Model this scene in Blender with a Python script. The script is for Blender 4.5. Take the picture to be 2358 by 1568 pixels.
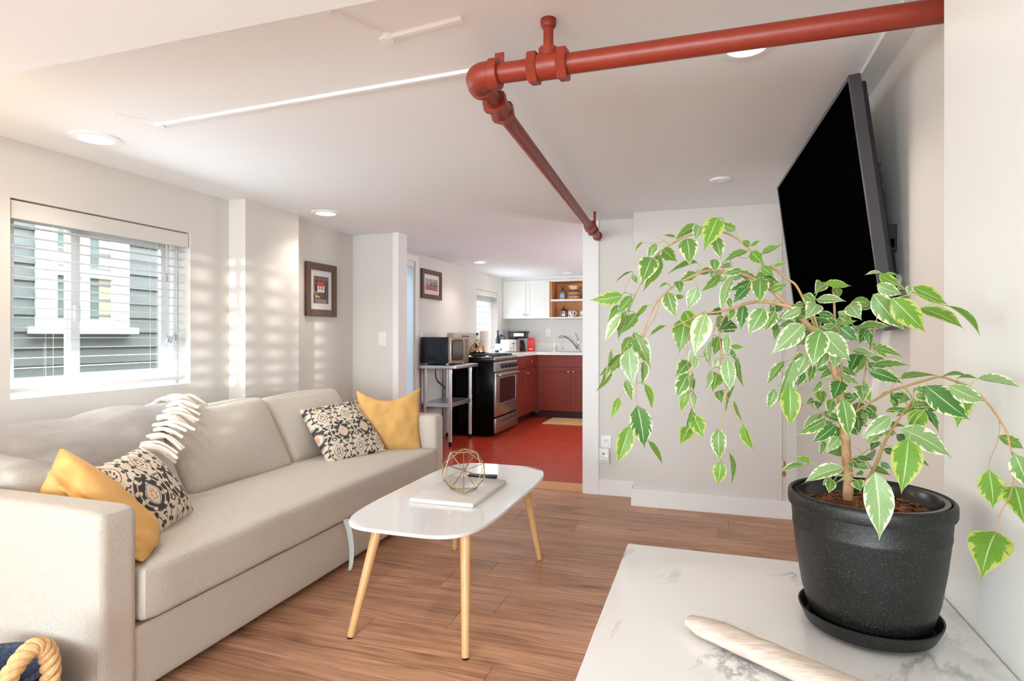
import bpy, bmesh, math, random
import numpy as np
from mathutils import Vector, Matrix, noise

for o in list(bpy.data.objects):
    bpy.data.objects.remove(o)
S = bpy.context.scene
COL = S.collection
R = math.radians
random.seed(7)

# ------------------------------------------------------------------ camera
F_PX, CX, HY, EYE = 1370.0, 1179.0, 774.0, 1.15
YAW = math.atan(451 / 1370)
cam = bpy.data.cameras.new('camera')
cam.sensor_fit = 'HORIZONTAL'; cam.sensor_width = 36.0
cam.lens = 36.0 * F_PX / 2358
cam.shift_y = -10 / 2358
cam.clip_start = 0.02; cam.clip_end = 200
camo = bpy.data.objects.new('camera', cam); COL.objects.link(camo)
camo.location = (0, 0, EYE); camo.rotation_euler = (R(90), 0, YAW)
S.camera = camo

# ------------------------------------------------------------------ view, world, lights
S.view_settings.view_transform = 'Standard'
S.view_settings.look = 'None'
S.view_settings.exposure = 0.90
S.view_settings.gamma = 1.0
S.view_settings.use_curve_mapping = False
S.cycles.max_bounces = 10
S.cycles.diffuse_bounces = 6
S.cycles.glossy_bounces = 4
S.cycles.transparent_max_bounces = 16
S.cycles.sample_clamp_indirect = 6.0
S.cycles.caustics_reflective = False
S.cycles.caustics_refractive = False
w = bpy.data.worlds.new('sky'); S.world = w; w.use_nodes = True
wb = w.node_tree.nodes['Background']
wb.inputs[0].default_value = (0.86, 0.94, 1.0, 1); wb.inputs[1].default_value = 3.5

def light(name, kind, loc, energy, color, rot=(0, 0, 0), size=None, size_y=None, **kw):
    l = bpy.data.lights.new(name, kind); l.energy = energy; l.color = color
    if kind == 'AREA':
        l.shape = 'RECTANGLE'; l.size = size; l.size_y = size_y
    for k, v in kw.items(): setattr(l, k, v)
    o = bpy.data.objects.new(name, l); COL.objects.link(o)
    o.location = loc; o.rotation_euler = rot
    return o
COOL = (0.78, 0.91, 1.0); WARM = (1.0, 0.90, 0.78)
sun_dir = Vector((-1.80, 4.90, -0.14)).normalized()
sun = light('sun', 'SUN', (2, -8, 3), 2.0, (1.0, 0.97, 0.88), angle=R(0.3))
sun.rotation_euler = sun_dir.to_track_quat('-Z', 'Y').to_euler()
# daylight through the big rear window, behind the photographer
light('rear_window_daylight', 'AREA', (-0.6, -4.30, 1.2), 168, COOL, (R(97), 0, 0), 3.4, 1.5)
# daylight through the small kitchen window and the glazed side door, then two added fills
light('kitchen_window_daylight', 'AREA', (-2.80, 7.5, 1.32), 3.5, COOL, (R(90), 0, R(-90)), 0.7, 0.6)
light('left_window_daylight', 'AREA', (-2.80, 2.2, 1.25), 6, COOL, (R(74), 0, R(-90)), 0.86, 0.8)
light('rear_side_fill', 'AREA', (-2.78, -2.3, 1.25), 20, COOL, (R(92), 0, R(-90)), 1.6, 0.9)  # fill lamp added behind the photographer to brighten the near wall
light('kitchen_side_fill', 'AREA', (0.40, 6.2, 1.25), 32, (0.93, 0.97, 1.0), (R(115), 0, R(90)), 1.6, 1.2)  # added fill for general kitchen bounce, no known window on this side
# warm lamp standing out of frame beside the sofa
light('sofa_side_lamp', 'POINT', (-2.45, 1.04, 1.68), 3.0, (1.0, 0.66, 0.36), shadow_soft_size=0.08)
DOWNLIGHTS = [(-2.46, 1.841), (-2.47, 3.448), (-2.45, 6.279), (-2.45, 7.434), (0.106, 1.845)]
UNSEEN = [(0.106, 0.25), (-1.2, -1.2), (0.8, -2.4)]   # extra downlights added out of view for more even light
for x, y in DOWNLIGHTS + UNSEEN:
    light('downlight_glow', 'SPOT', (x, y, 1.90 if y < 1.2 else 1.945), 2.0 if y < 1.2 else 9.0, WARM, (0, 0, 0), spot_size=R(128), spot_blend=1.0, shadow_soft_size=0.05)

# ------------------------------------------------------------------ helpers
def lin(c):
    return tuple((v / 255 / 12.92) if v / 255 <= 0.04045 else ((v / 255 + 0.055) / 1.055) ** 2.4 for v in c) + (1.0,)

def mat(name, rgb=(200, 200, 200), rough=0.5, metal=0.0, spec=0.5, noise_amt=0.0, noise_scale=20, bump=0.0, bump_scale=80, rgb2=None, stretch=(1, 1, 1), coat=0.0, emit=None, emit_s=0.0, detail=4):
    m = bpy.data.materials.new(name); m.use_nodes = True
    nt = m.node_tree; b = nt.nodes['Principled BSDF']
    b.inputs['Base Color'].default_value = lin(rgb)
    b.inputs['Roughness'].default_value = rough
    b.inputs['Metallic'].default_value = metal
    b.inputs['Specular IOR Level'].default_value = spec
    b.inputs['Coat Weight'].default_value = coat
    if emit:
        b.inputs['Emission Color'].default_value = lin(emit); b.inputs['Emission Strength'].default_value = emit_s
    if rgb2 or bump:
        tc = nt.nodes.new('ShaderNodeTexCoord'); mp = nt.nodes.new('ShaderNodeMapping')
        mp.inputs['Scale'].default_value = stretch
        nt.links.new(tc.outputs['Object'], mp.inputs['Vector'])
    if rgb2:
        n = nt.nodes.new('ShaderNodeTexNoise'); n.inputs['Scale'].default_value = noise_scale; n.inputs['Detail'].default_value = detail
        r = nt.nodes.new('ShaderNodeValToRGB')
        r.color_ramp.elements[0].position = 0.5 - noise_amt; r.color_ramp.elements[1].position = 0.5 + noise_amt
        r.color_ramp.elements[0].color = lin(rgb); r.color_ramp.elements[1].color = lin(rgb2)
        nt.links.new(mp.outputs[0], n.inputs['Vector']); nt.links.new(n.outputs['Fac'], r.inputs[0])
        nt.links.new(r.outputs[0], b.inputs['Base Color'])
    if bump:
        n2 = nt.nodes.new('ShaderNodeTexNoise'); n2.inputs['Scale'].default_value = bump_scale; n2.inputs['Detail'].default_value = 3
        bp = nt.nodes.new('ShaderNodeBump'); bp.inputs['Strength'].default_value = bump; bp.inputs['Distance'].default_value = 0.002
        nt.links.new(mp.outputs[0], n2.inputs['Vector']); nt.links.new(n2.outputs['Fac'], bp.inputs['Height'])
        nt.links.new(bp.outputs[0], b.inputs['Normal'])
    return m

def nodes_of(m):
    nt = m.node_tree
    return nt, nt.nodes['Principled BSDF'], nt.nodes.new, nt.links.new

ROOTLOC = {}
def finish(name, bm, m, parent=None, smooth=35, origin=None):
    """link a bmesh given in world coordinates as one mesh object"""
    me = bpy.data.meshes.new(name)
    bmesh.ops.recalc_face_normals(bm, faces=bm.faces[:])
    if parent is not None:
        off = ROOTLOC[parent.name]
    elif origin is not None:
        off = Vector(origin)
    else:
        vs = [v.co for v in bm.verts]
        off = Vector(((min(v.x for v in vs) + max(v.x for v in vs)) / 2, (min(v.y for v in vs) + max(v.y for v in vs)) / 2, min(v.z for v in vs)))
    bmesh.ops.translate(bm, verts=bm.verts[:], vec=-off)
    bm.to_mesh(me); bm.free()
    if smooth:
        me.shade_smooth()
        me.set_sharp_from_angle(angle=R(smooth))
    for mm in (m if isinstance(m, (list, tuple)) else [m]):
        me.materials.append(mm)
    o = bpy.data.objects.new(name, me); COL.objects.link(o)
    if parent is not None:
        o.parent = parent
    else:
        o.location = off
    ROOTLOC[o.name] = off
    return o

def root(name, loc, label, cat, group=None):
    o = bpy.data.objects.new(name, None); COL.objects.link(o)
    o.location = loc; o.empty_display_size = 0.05
    o['label'] = label; o['category'] = cat
    if group: o['group'] = group
    ROOTLOC[o.name] = Vector(loc)
    return o

def tag(o, label, cat, group=None):
    o['label'] = label; o['category'] = cat
    if group: o['group'] = group
    return o

def struct(o):
    o['kind'] = 'structure'; return o

def B():
    return bmesh.new()

def box(bm, x0, x1, y0, y1, z0, z1, bev=0.0, seg=2, M=None):
    r = bmesh.ops.create_cube(bm, size=1.0)
    vs = r['verts']
    for v in vs:
        v.co = Vector(((x0 + x1) / 2 + v.co.x * (x1 - x0), (y0 + y1) / 2 + v.co.y * (y1 - y0), (z0 + z1) / 2 + v.co.z * (z1 - z0)))
    if bev:
        es = list({e for v in vs for e in v.link_edges})
        r2 = bmesh.ops.bevel(bm, geom=es, offset=bev, segments=seg, profile=0.5, affect='EDGES')
        vs = list({v for f in r2['faces'] for v in f.verts} | {v for v in vs if v.is_valid})
    if M is not None:
        bmesh.ops.transform(bm, matrix=M, verts=vs)
    return vs

def tube(bm, pts, rad, seg=10, cap=True, sx=1.0, twist=0.0):
    pts = [Vector(p) for p in pts]
    n = len(pts)
    if not isinstance(rad, (list, tuple)): rad = [rad] * n
    rings = []; prev = None
    for i, p in enumerate(pts):
        t = (pts[min(i + 1, n - 1)] - pts[max(i - 1, 0)]).normalized()
        if prev is None:
            a = Vector((0, 0, 1)) if abs(t.z) < 0.9 else Vector((1, 0, 0))
            u = t.cross(a).normalized()
        else:
            u = (prev - t * prev.dot(t)).normalized()
        prev = u; v = t.cross(u)
        rings.append([bm.verts.new(p + (u * math.cos(2 * math.pi * k / seg + twist) * sx + v * math.sin(2 * math.pi * k / seg + twist)) * rad[i]) for k in range(seg)])
    for a, b in zip(rings[:-1], rings[1:]):
        for k in range(seg):
            bm.faces.new((a[k], a[(k + 1) % seg], b[(k + 1) % seg], b[k]))
    if cap:
        bm.faces.new(rings[0][::-1]); bm.faces.new(rings[-1])
    return [v for r_ in rings for v in r_]

def spline(pts, per=8):
    """Catmull-Rom through the points"""
    P = [Vector(p) for p in pts]; out = []
    for i in range(len(P) - 1):
        p0 = P[max(i - 1, 0)]; p1 = P[i]; p2 = P[i + 1]; p3 = P[min(i + 2, len(P) - 1)]
        for k in range(per):
            t = k / per
            out.append(0.5 * ((2 * p1) + (p2 - p0) * t + (2 * p0 - 5 * p1 + 4 * p2 - p3) * t * t + (3 * p1 - p0 - 3 * p2 + p3) * t ** 3))
    out.append(P[-1]); return out

def lathe(bm, prof, c, seg=32, M=None):
    c = Vector(c); rings = []; vs = []
    for r_, z in prof:
        if r_ < 1e-6:
            v = bm.verts.new(c + Vector((0, 0, z))); rings.append([v]); vs.append(v)
        else:
            rg = [bm.verts.new(c + Vector((r_ * math.cos(2 * math.pi * k / seg), r_ * math.sin(2 * math.pi * k / seg), z))) for k in range(seg)]
            rings.append(rg); vs += rg
    for a, b in zip(rings[:-1], rings[1:]):
        for k in range(seg):
            k2 = (k + 1) % seg
            if len(a) == 1 and len(b) == 1: continue
            if len(a) == 1: bm.faces.new((a[0], b[k2], b[k]))
            elif len(b) == 1: bm.faces.new((a[k], a[k2], b[0]))
            else: bm.faces.new((a[k], a[k2], b[k2], b[k]))
    if M is not None: bmesh.ops.transform(bm, matrix=M, verts=vs)
    return vs

def quad(bm, *ps):
    return bm.faces.new([bm.verts.new(Vector(p)) for p in ps])

def prism(bm, poly, axis, a, b):
    """extrude a 2D polygon (list of pairs) between a and b along axis x, y or z"""
    def P(p, t):
        return Vector((t, p[0], p[1])) if axis == 'x' else Vector((p[0], t, p[1])) if axis == 'y' else Vector((p[0], p[1], t))
    A = [bm.verts.new(P(p, a)) for p in poly]; Bq = [bm.verts.new(P(p, b)) for p in poly]
    n = len(poly)
    for k in range(n):
        bm.faces.new((A[k], A[(k + 1) % n], Bq[(k + 1) % n], Bq[k]))
    bm.faces.new(A[::-1]); bm.faces.new(Bq)
    return A + Bq

def rbox(bm, c, half, r, bulge=(0, 0, 0), n=12, M=None, wob=0.0, wscale=4.0, seed=0):
    """soft upholstered block: rounded edges, bulging faces, slight unevenness"""
    h = Vector(half); vs_all = []
    def sp(i):
        x = -1 + 2 * i / n
        return math.copysign(abs(x) ** 0.55, x) if abs(x) > 1e-9 else 0.0
    cache = {}
    def vert(p):
        key = tuple(round(q, 5) for q in p)
        if key in cache: return cache[key]
        q = Vector((p[0] * h.x, p[1] * h.y, p[2] * h.z)); inn = [max(h[k] - r, 1e-4) for k in range(3)]
        cl = Vector([max(-inn[k], min(inn[k], q[k])) for k in range(3)]); d = q - cl
        if d.length > 1e-9: q = cl + d.normalized() * min(r, d.length * 1.0 if d.length < r else r)
        for k in range(3):
            a, b = [j for j in range(3) if j != k]
            q[k] += p[k] * bulge[k] * (1 - p[a] ** 2) * (1 - p[b] ** 2)
        if wob:
            q += noise.noise_vector(q * wscale + Vector((seed * 3.1, seed, 0))) * wob
        v = bm.verts.new(q); cache[key] = v; vs_all.append(v); return v
    for ax in range(3):
        for s in (-1, 1):
            for i in range(n):
                for j in range(n):
                    def pt(i_, j_):
                        p = [0, 0, 0]; p[ax] = s; p[(ax + 1) % 3] = sp(i_); p[(ax + 2) % 3] = sp(j_); return p
                    f = [vert(pt(i, j)), vert(pt(i + 1, j)), vert(pt(i + 1, j + 1)), vert(pt(i, j + 1))]
                    bm.faces.new(f if s > 0 else f[::-1])
    T = Matrix.Translation(Vector(c)) @ (M if M is not None else Matrix.Identity(4))
    bmesh.ops.transform(bm, matrix=T, verts=vs_all)
    return vs_all

def frame(ex, ey):
    """rotation whose local x is ex, local y as near ey as possible"""
    ex = Vector(ex).normalized(); ey = Vector(ey); ez = ex.cross(ey).normalized(); ey = ez.cross(ex)
    return Matrix((ex, ey, ez)).transposed().to_4x4()

def copy_thing(r, loc, label=None, group=None):
    c = r.copy(); COL.objects.link(c); c.location = loc
    if label: c['label'] = label
    if group: c['group'] = group
    for ch in r.children:
        k = ch.copy(); COL.objects.link(k); k.parent = c
        for g in ch.children:
            q = g.copy(); COL.objects.link(q); q.parent = k
    return c
# ------------------------------------------------------------------ materials
M = {}
M['wall'] = mat('wall_paint', (219, 215, 209), 0.55, spec=0.35)
M['wall_gloss'] = mat('satin_wall_paint', (235, 235, 230), 0.32, spec=0.4)
M['ceil'] = mat('ceiling_paint', (244, 248, 251), 0.7, spec=0.2)
M['trim'] = mat('white_trim_paint', (238, 238, 236), 0.35, spec=0.4)
M['white'] = mat('white_plastic', (236, 236, 234), 0.35)
M['white_gloss'] = mat('white_lacquer', (236, 235, 233), 0.08, spec=0.55)
M['black'] = mat('black_plastic', (14, 14, 15), 0.4)
M['black_gloss'] = mat('black_gloss', (5, 5, 6), 0.2, spec=0.1)
M['tv_screen'] = mat('tv_screen', (3, 3, 3), 0.6, spec=0.0)
M['steel'] = mat('brushed_steel', (178, 172, 166), 0.34, 1.0, bump=0.05, bump_scale=200)
M['steel_l'] = mat('galvanised_steel', (205, 205, 205), 0.38, 1.0)
M['chrome'] = mat('chrome', (200, 195, 185), 0.12, 1.0)
M['brass'] = mat('copper_knob', (226, 170, 130), 0.22, 1.0)
M['red_paint'] = mat('red_oxide_paint', (134, 44, 24), 0.42, noise_amt=0.25, noise_scale=35, rgb2=(144, 50, 30), bump=0.25, bump_scale=160)
M['siding'] = mat('grey_siding', (124, 130, 126), 0.6)
M['ext_white'] = mat('outdoor_white', (235, 238, 240), 0.5)
M['glass_dark'] = mat('house_window_glass', (120, 135, 132), 0.08)
M['curtain'] = mat('house_curtain', (196, 186, 158), 0.8)
M['cab_red'] = mat('red_cabinet_paint', (118, 38, 24), 0.38, noise_amt=0.4, noise_scale=3, rgb2=(128, 44, 29))
M['cab_dark'] = mat('dark_toe_kick', (52, 16, 12), 0.5)
M['cab_white'] = mat('white_cabinet_paint', (226, 226, 221), 0.35)
M['oak'] = mat('oak_interior', (196, 134, 84), 0.5, noise_amt=0.3, noise_scale=6, rgb2=(214, 152, 98), stretch=(1, 1, 8))
M['thresh'] = mat('oak_threshold', (205, 150, 105), 0.45, noise_amt=0.3, noise_scale=6, rgb2=(220, 166, 120), stretch=(8, 1, 1))
M['legwood'] = mat('pale_wood', (212, 164, 108), 0.4, noise_amt=0.25, noise_scale=14, rgb2=(224, 182, 128), stretch=(3, 3, 0.4))
M['bronze'] = mat('antique_gold_metal', (150, 128, 96), 0.4, 0.85, noise_amt=0.3, noise_scale=60, rgb2=(196, 176, 140))
M['soil'] = mat('potting_soil', (58, 34, 20), 0.95, noise_amt=0.22, noise_scale=60, rgb2=(150, 92, 52), bump=1.0, bump_scale=140)
M['bark'] = mat('ficus_bark', (146, 108, 74), 0.75, noise_amt=0.2, noise_scale=50, rgb2=(186, 146, 108), bump=0.5, bump_scale=120)
M['twig'] = mat('ficus_twig', (150, 120, 74), 0.6, noise_amt=0.3, noise_scale=30, rgb2=(176, 140, 92))
M['petiole'] = mat('leaf_stalk', (150, 168, 90), 0.5)
M['driftwood'] = mat('driftwood', (216, 202, 190), 0.95, spec=0.1, noise_amt=0.22, noise_scale=18, rgb2=(190, 172, 156), stretch=(1, 6, 6), bump=0.6, bump_scale=40)
M['rope'] = mat('straw_rope', (206, 160, 104), 0.8, noise_amt=0.3, noise_scale=90, rgb2=(236, 198, 146), bump=0.4, bump_scale=200)
M['navy'] = mat('navy_woven_rope', (30, 38, 58), 0.8, noise_amt=0.12, noise_scale=150, rgb2=(78, 88, 108), stretch=(1, 1, 2.5), bump=0.5, bump_scale=180)
M['jute'] = mat('jute_rug', (205, 164, 112), 0.9, noise_amt=0.2, noise_scale=60, rgb2=(226, 188, 138), stretch=(1, 5, 1), bump=0.6, bump_scale=120)
M['throw'] = mat('grey_wool', (218, 212, 206), 0.95, noise_amt=0.3, noise_scale=14, rgb2=(200, 195, 192), stretch=(2, 1, 2), bump=0.35, bump_scale=160)
M['fringe'] = mat('cream_fringe', (240, 232, 220), 0.9, bump=0.3, bump_scale=150)
M['yellow'] = mat('mustard_linen', (216, 164, 92), 0.9, noise_amt=0.3, noise_scale=10, rgb2=(228, 182, 114), bump=0.3, bump_scale=220)
M['frame_wood'] = mat('dark_distressed_frame', (62, 40, 30), 0.5, noise_amt=0.18, noise_scale=120, rgb2=(116, 84, 62))
M['mat_board'] = mat('white_mat_board', (232, 230, 234), 0.7)
M['toaster'] = mat('toaster_white', (220, 224, 228), 0.3)
M['coffee_red'] = mat('red_coffee_bag', (214, 52, 40), 0.4)
M['ceramic'] = mat('white_ceramic', (235, 235, 233), 0.2)
M['bottle_glass'] = mat('dark_wine_glass', (28, 36, 42), 0.1)
M['label'] = mat('bottle_label', (214, 216, 226), 0.6)
M['kettle'] = mat('copper_tinted_steel', (205, 172, 142), 0.14, 1.0)
M['paper'] = mat('paper_towel', (226, 214, 205), 0.9)
M['purple'] = mat('purple_glaze', (122, 98, 128), 0.25)
M['ochre'] = mat('ochre_glaze', (214, 156, 70), 0.25)
M['cream_glaze'] = mat('cream_glaze', (226, 206, 160), 0.25)
M['marble_board'] = mat('cream_marble', (232, 228, 220), 0.25, noise_amt=0.35, noise_scale=5, rgb2=(216, 208, 198), stretch=(1, 4, 1))
M['lamp_on'] = mat('lamp_lens', (255, 250, 240), 0.5, emit=(255, 238, 214), emit_s=5.0)
M['led'] = mat('indicator_light', (255, 240, 200), 0.5, emit=(255, 245, 190), emit_s=3.0)
M['vase'] = mat('blue_grey_vase', (150, 160, 168), 0.25)
M['strap'] = mat('grey_webbing', (196, 202, 200), 0.6)

def m_fabric():
    m = mat('oatmeal_linen', (208, 198, 184), 0.92, spec=0.2)
    nt, b, N, L = nodes_of(m)
    tc = N('ShaderNodeTexCoord')
    mp = N('ShaderNodeMapping'); mp.inputs['Scale'].default_value = (420, 420, 160); L(tc.outputs['Object'], mp.inputs[0])
    n = N('ShaderNodeTexNoise'); n.inputs['Scale'].default_value = 1.0; n.inputs['Detail'].default_value = 2; L(mp.outputs[0], n.inputs['Vector'])
    mp2 = N('ShaderNodeMapping'); mp2.inputs['Scale'].default_value = (160, 160, 480); L(tc.outputs['Object'], mp2.inputs[0])
    n2 = N('ShaderNodeTexNoise'); n2.inputs['Scale'].default_value = 1.0; L(mp2.outputs[0], n2.inputs['Vector'])
    a = N('ShaderNodeMath'); a.operation = 'ADD'; L(n.outputs['Fac'], a.inputs[0]); L(n2.outputs['Fac'], a.inputs[1])
    r = N('ShaderNodeValToRGB'); r.color_ramp.elements[0].position = 0.30; r.color_ramp.elements[1].position = 0.70
    r.color_ramp.elements[0].color = lin((190, 181, 168)); r.color_ramp.elements[1].color = lin((218, 211, 201))
    h = N('ShaderNodeMath'); h.operation = 'MULTIPLY'; h.inputs[1].default_value = 0.5; L(a.outputs[0], h.inputs[0])
    L(h.outputs[0], r.inputs[0]); L(r.outputs[0], b.inputs['Base Color'])
    bp = N('ShaderNodeBump'); bp.inputs['Strength'].default_value = 0.35; bp.inputs['Distance'].default_value = 0.002
    L(a.outputs[0], bp.inputs['Height']); L(bp.outputs[0], b.inputs['Normal'])
    return m
M['fabric'] = m_fabric()

def m_plank():
    m = mat('vinyl_wood_plank', (150, 105, 75), 0.38, spec=0.35)
    nt, b, N, L = nodes_of(m)
    tc = N('ShaderNodeTexCoord'); oi = N('ShaderNodeObjectInfo')
    sc = N('ShaderNodeVectorMath'); sc.operation = 'SCALE'; sc.inputs['Scale'].default_value = 37.0
    cmb = N('ShaderNodeCombineXYZ'); L(oi.outputs['Random'], cmb.inputs[0]); L(oi.outputs['Random'], cmb.inputs[1]); L(cmb.outputs[0], sc.inputs[0])
    ad = N('ShaderNodeVectorMath'); ad.operation = 'ADD'; L(tc.outputs['Object'], ad.inputs[0]); L(sc.outputs[0], ad.inputs[1])
    # slow warp so that the grain wanders and closes round knots
    wn = N('ShaderNodeTexNoise'); wn.inputs['Scale'].default_value = 3.2; wn.inputs['Detail'].default_value = 1.5
    mw = N('ShaderNodeMapping'); mw.inputs['Scale'].default_value = (0.8, 2.2, 1); L(ad.outputs[0], mw.inputs[0]); L(mw.outputs[0], wn.inputs['Vector'])
    g1 = N('ShaderNodeTexNoise'); g1.inputs['Scale'].default_value = 1.0; g1.inputs['Detail'].default_value = 6; g1.inputs['Distortion'].default_value = 1.2
    mg = N('ShaderNodeMapping'); mg.inputs['Scale'].default_value = (2.4, 58, 1)
    wv = N('ShaderNodeVectorMath'); wv.operation = 'SCALE'; wv.inputs['Scale'].default_value = 0.055
    L(wn.outputs['Color'], wv.inputs[0])
    a2 = N('ShaderNodeVectorMath'); a2.operation = 'ADD'; L(ad.outputs[0], a2.inputs[0]); L(wv.outputs[0], a2.inputs[1])
    L(a2.outputs[0], mg.inputs[0]); L(mg.outputs[0], g1.inputs['Vector'])
    g2 = N('ShaderNodeTexNoise'); g2.inputs['Scale'].default_value = 1.0; g2.inputs['Detail'].default_value = 3
    mg2 = N('ShaderNodeMapping'); mg2.inputs['Scale'].default_value = (1.5, 6.5, 1); L(a2.outputs[0], mg2.inputs[0]); L(mg2.outputs[0], g2.inputs['Vector'])
    r1 = N('ShaderNodeValToRGB'); cr = r1.color_ramp
    cr.elements[0].position = 0.28; cr.elements[0].color = lin((146, 102, 76))
    cr.elements[1].position = 0.72; cr.elements[1].color = lin((212, 162, 126))
    e = cr.elements.new(0.48); e.color = lin((188, 138, 104))
    L(g1.outputs['Fac'], r1.inputs[0])
    r2 = N('ShaderNodeValToRGB'); r2.color_ramp.elements[0].position = 0.33; r2.color_ramp.elements[1].position = 0.62
    r2.color_ramp.elements[0].color = (0.60, 0.55, 0.52, 1); r2.color_ramp.elements[1].color = (1, 1, 1, 1)
    L(g2.outputs['Fac'], r2.inputs[0])
    mx = N('ShaderNodeMix'); mx.data_type = 'RGBA'; mx.blend_type = 'MULTIPLY'; mx.inputs[0].default_value = 0.75
    L(r1.outputs[0], mx.inputs[6]); L(r2.outputs[0], mx.inputs[7])
    hs = N('ShaderNodeHueSaturation'); hs.inputs['Saturation'].default_value = 0.95
    mr = N('ShaderNodeMapRange'); mr.inputs['To Min'].default_value = 0.92; mr.inputs['To Max'].default_value = 1.22
    L(oi.outputs['Random'], mr.inputs['Value']); L(mr.outputs[0], hs.inputs['Value'])
    L(mx.outputs[2], hs.inputs['Color'])
    mk = N('ShaderNodeMapping'); mk.inputs['Scale'].default_value = (1.6, 5.5, 1); L(a2.outputs[0], mk.inputs[0])
    vk = N('ShaderNodeTexVoronoi'); vk.inputs['Scale'].default_value = 1.0; L(mk.outputs[0], vk.inputs['Vector'])
    rk = N('ShaderNodeValToRGB'); rk.color_ramp.elements[0].position = 0.02; rk.color_ramp.elements[1].position = 0.16; rk.color_ramp.elements[0].color = (0.36, 0.30, 0.27, 1); rk.color_ramp.elements[1].color = (1, 1, 1, 1); L(vk.outputs['Distance'], rk.inputs[0])
    mxk = N('ShaderNodeMix'); mxk.data_type = 'RGBA'; mxk.blend_type = 'MULTIPLY'; mxk.inputs[0].default_value = 0.8; L(hs.outputs[0], mxk.inputs[6]); L(rk.outputs[0], mxk.inputs[7]); L(mxk.outputs[2], b.inputs['Base Color'])
    bp = N('ShaderNodeBump'); bp.inputs['Strength'].default_value = 0.15; bp.inputs['Distance'].default_value = 0.002
    L(g1.outputs['Fac'], bp.inputs['Height']); L(bp.outputs[0], b.inputs['Normal'])
    return m
M['plank'] = m_plank()

def m_lino():
    m = mat('red_linoleum', (200, 60, 42), 0.3, spec=0.4)
    nt, b, N, L = nodes_of(m)
    tc = N('ShaderNodeTexCoord'); mp = N('ShaderNodeMapping'); mp.inputs['Scale'].default_value = (4, 16, 1); L(tc.outputs['Object'], mp.inputs[0])
    n = N('ShaderNodeTexNoise'); n.inputs['Scale'].default_value = 3.0; n.inputs['Detail'].default_value = 6; n.inputs['Distortion'].default_value = 0.8; L(mp.outputs[0], n.inputs['Vector'])
    r = N('ShaderNodeValToRGB'); r.color_ramp.elements[0].position = 0.35; r.color_ramp.elements[1].position = 0.66
    r.color_ramp.elements[0].color = lin((160, 46, 28)); r.color_ramp.elements[1].color = lin((206, 74, 50))
    L(n.outputs['Fac'], r.inputs[0]); L(r.outputs[0], b.inputs['Base Color'])
    return m
M['lino'] = m_lino()

def m_marble(name, vein, scale, amt, base=(238, 238, 237)):
    m = mat(name, base, 0.16, spec=0.45)
    nt, b, N, L = nodes_of(m)
    tc = N('ShaderNodeTexCoord')
    mp = N('ShaderNodeMapping'); mp.inputs['Rotation'].default_value = (0, 0, R(-38)); mp.inputs['Scale'].default_value = (1.0, 0.45, 1); L(tc.outputs['Object'], mp.inputs[0])
    n = N('ShaderNodeTexNoise'); n.inputs['Scale'].default_value = scale; n.inputs['Detail'].default_value = 8; n.inputs['Roughness'].default_value = 0.62; n.inputs['Distortion'].default_value = 0.9
    L(mp.outputs[0], n.inputs['Vector'])
    s = N('ShaderNodeMath'); s.operation = 'SUBTRACT'; s.inputs[1].default_value = 0.5; L(n.outputs['Fac'], s.inputs[0])
    ab = N('ShaderNodeMath'); ab.operation = 'ABSOLUTE'; L(s.outputs[0], ab.inputs[0])
    r = N('ShaderNodeValToRGB'); r.color_ramp.elements[0].position = 0.0; r.color_ramp.elements[1].position = 0.022
    r.color_ramp.elements[0].color = (1, 1, 1, 1); r.color_ramp.elements[1].color = (0, 0, 0, 1); L(ab.outputs[0], r.inputs[0])
    n2 = N('ShaderNodeTexNoise'); n2.inputs['Scale'].default_value = scale * 1.7; n2.inputs['Detail'].default_value = 4; L(tc.outputs['Object'], n2.inputs['Vector'])
    r2 = N('ShaderNodeValToRGB'); r2.color_ramp.elements[0].position = 0.46; r2.color_ramp.elements[1].position = 0.72; L(n2.outputs['Fac'], r2.inputs[0])
    mu = N('ShaderNodeMath'); mu.operation = 'MULTIPLY'; L(r.outputs[0], mu.inputs[0]); L(r2.outputs[0], mu.inputs[1])
    mu2 = N('ShaderNodeMath'); mu2.operation = 'MULTIPLY'; mu2.inputs[1].default_value = amt; L(mu.outputs[0], mu2.inputs[0])
    mx = N('ShaderNodeMix'); mx.data_type = 'RGBA'; mx.inputs[6].default_value = lin(base); mx.inputs[7].default_value = lin(vein)
    L(mu2.outputs[0], mx.inputs[0]); L(mx.outputs[2], b.inputs['Base Color'])
    return m
M['marble'] = m_marble('white_grey_marble', (118, 122, 130), 3.1, 0.95)
M['counter'] = m_marble('pale_marble_counter', (190, 180, 170), 3.0, 0.6, (232, 230, 226))

def m_glass(name='window_glass', tint=(1, 1, 1, 1), refl=0.08):
    m = bpy.data.materials.new(name); m.use_nodes = True
    nt = m.node_tree; nt.nodes.clear(); N = nt.nodes.new; L = nt.links.new
    out = N('ShaderNodeOutputMaterial'); tr = N('ShaderNodeBsdfTransparent'); tr.inputs[0].default_value = tint
    gl = N('ShaderNodeBsdfGlossy'); gl.inputs['Roughness'].default_value = 0.02
    lw = N('ShaderNodeLayerWeight'); lw.inputs[0].default_value = 0.5
    pw = N('ShaderNodeMath'); pw.operation = 'POWER'; pw.inputs[1].default_value = 4.0; L(lw.outputs['Facing'], pw.inputs[0])
    fr = N('ShaderNodeMath'); fr.operation = 'MULTIPLY_ADD'; fr.inputs[1].default_value = 0.7; fr.inputs[2].default_value = 0.03; L(pw.outputs[0], fr.inputs[0])
    mx = N('ShaderNodeMixShader'); L(fr.outputs[0], mx.inputs[0]); L(tr.outputs[0], mx.inputs[1]); L(gl.outputs[0], mx.inputs[2]); L(mx.outputs[0], out.inputs[0])
    return m
M['glass'] = m_glass()
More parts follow.
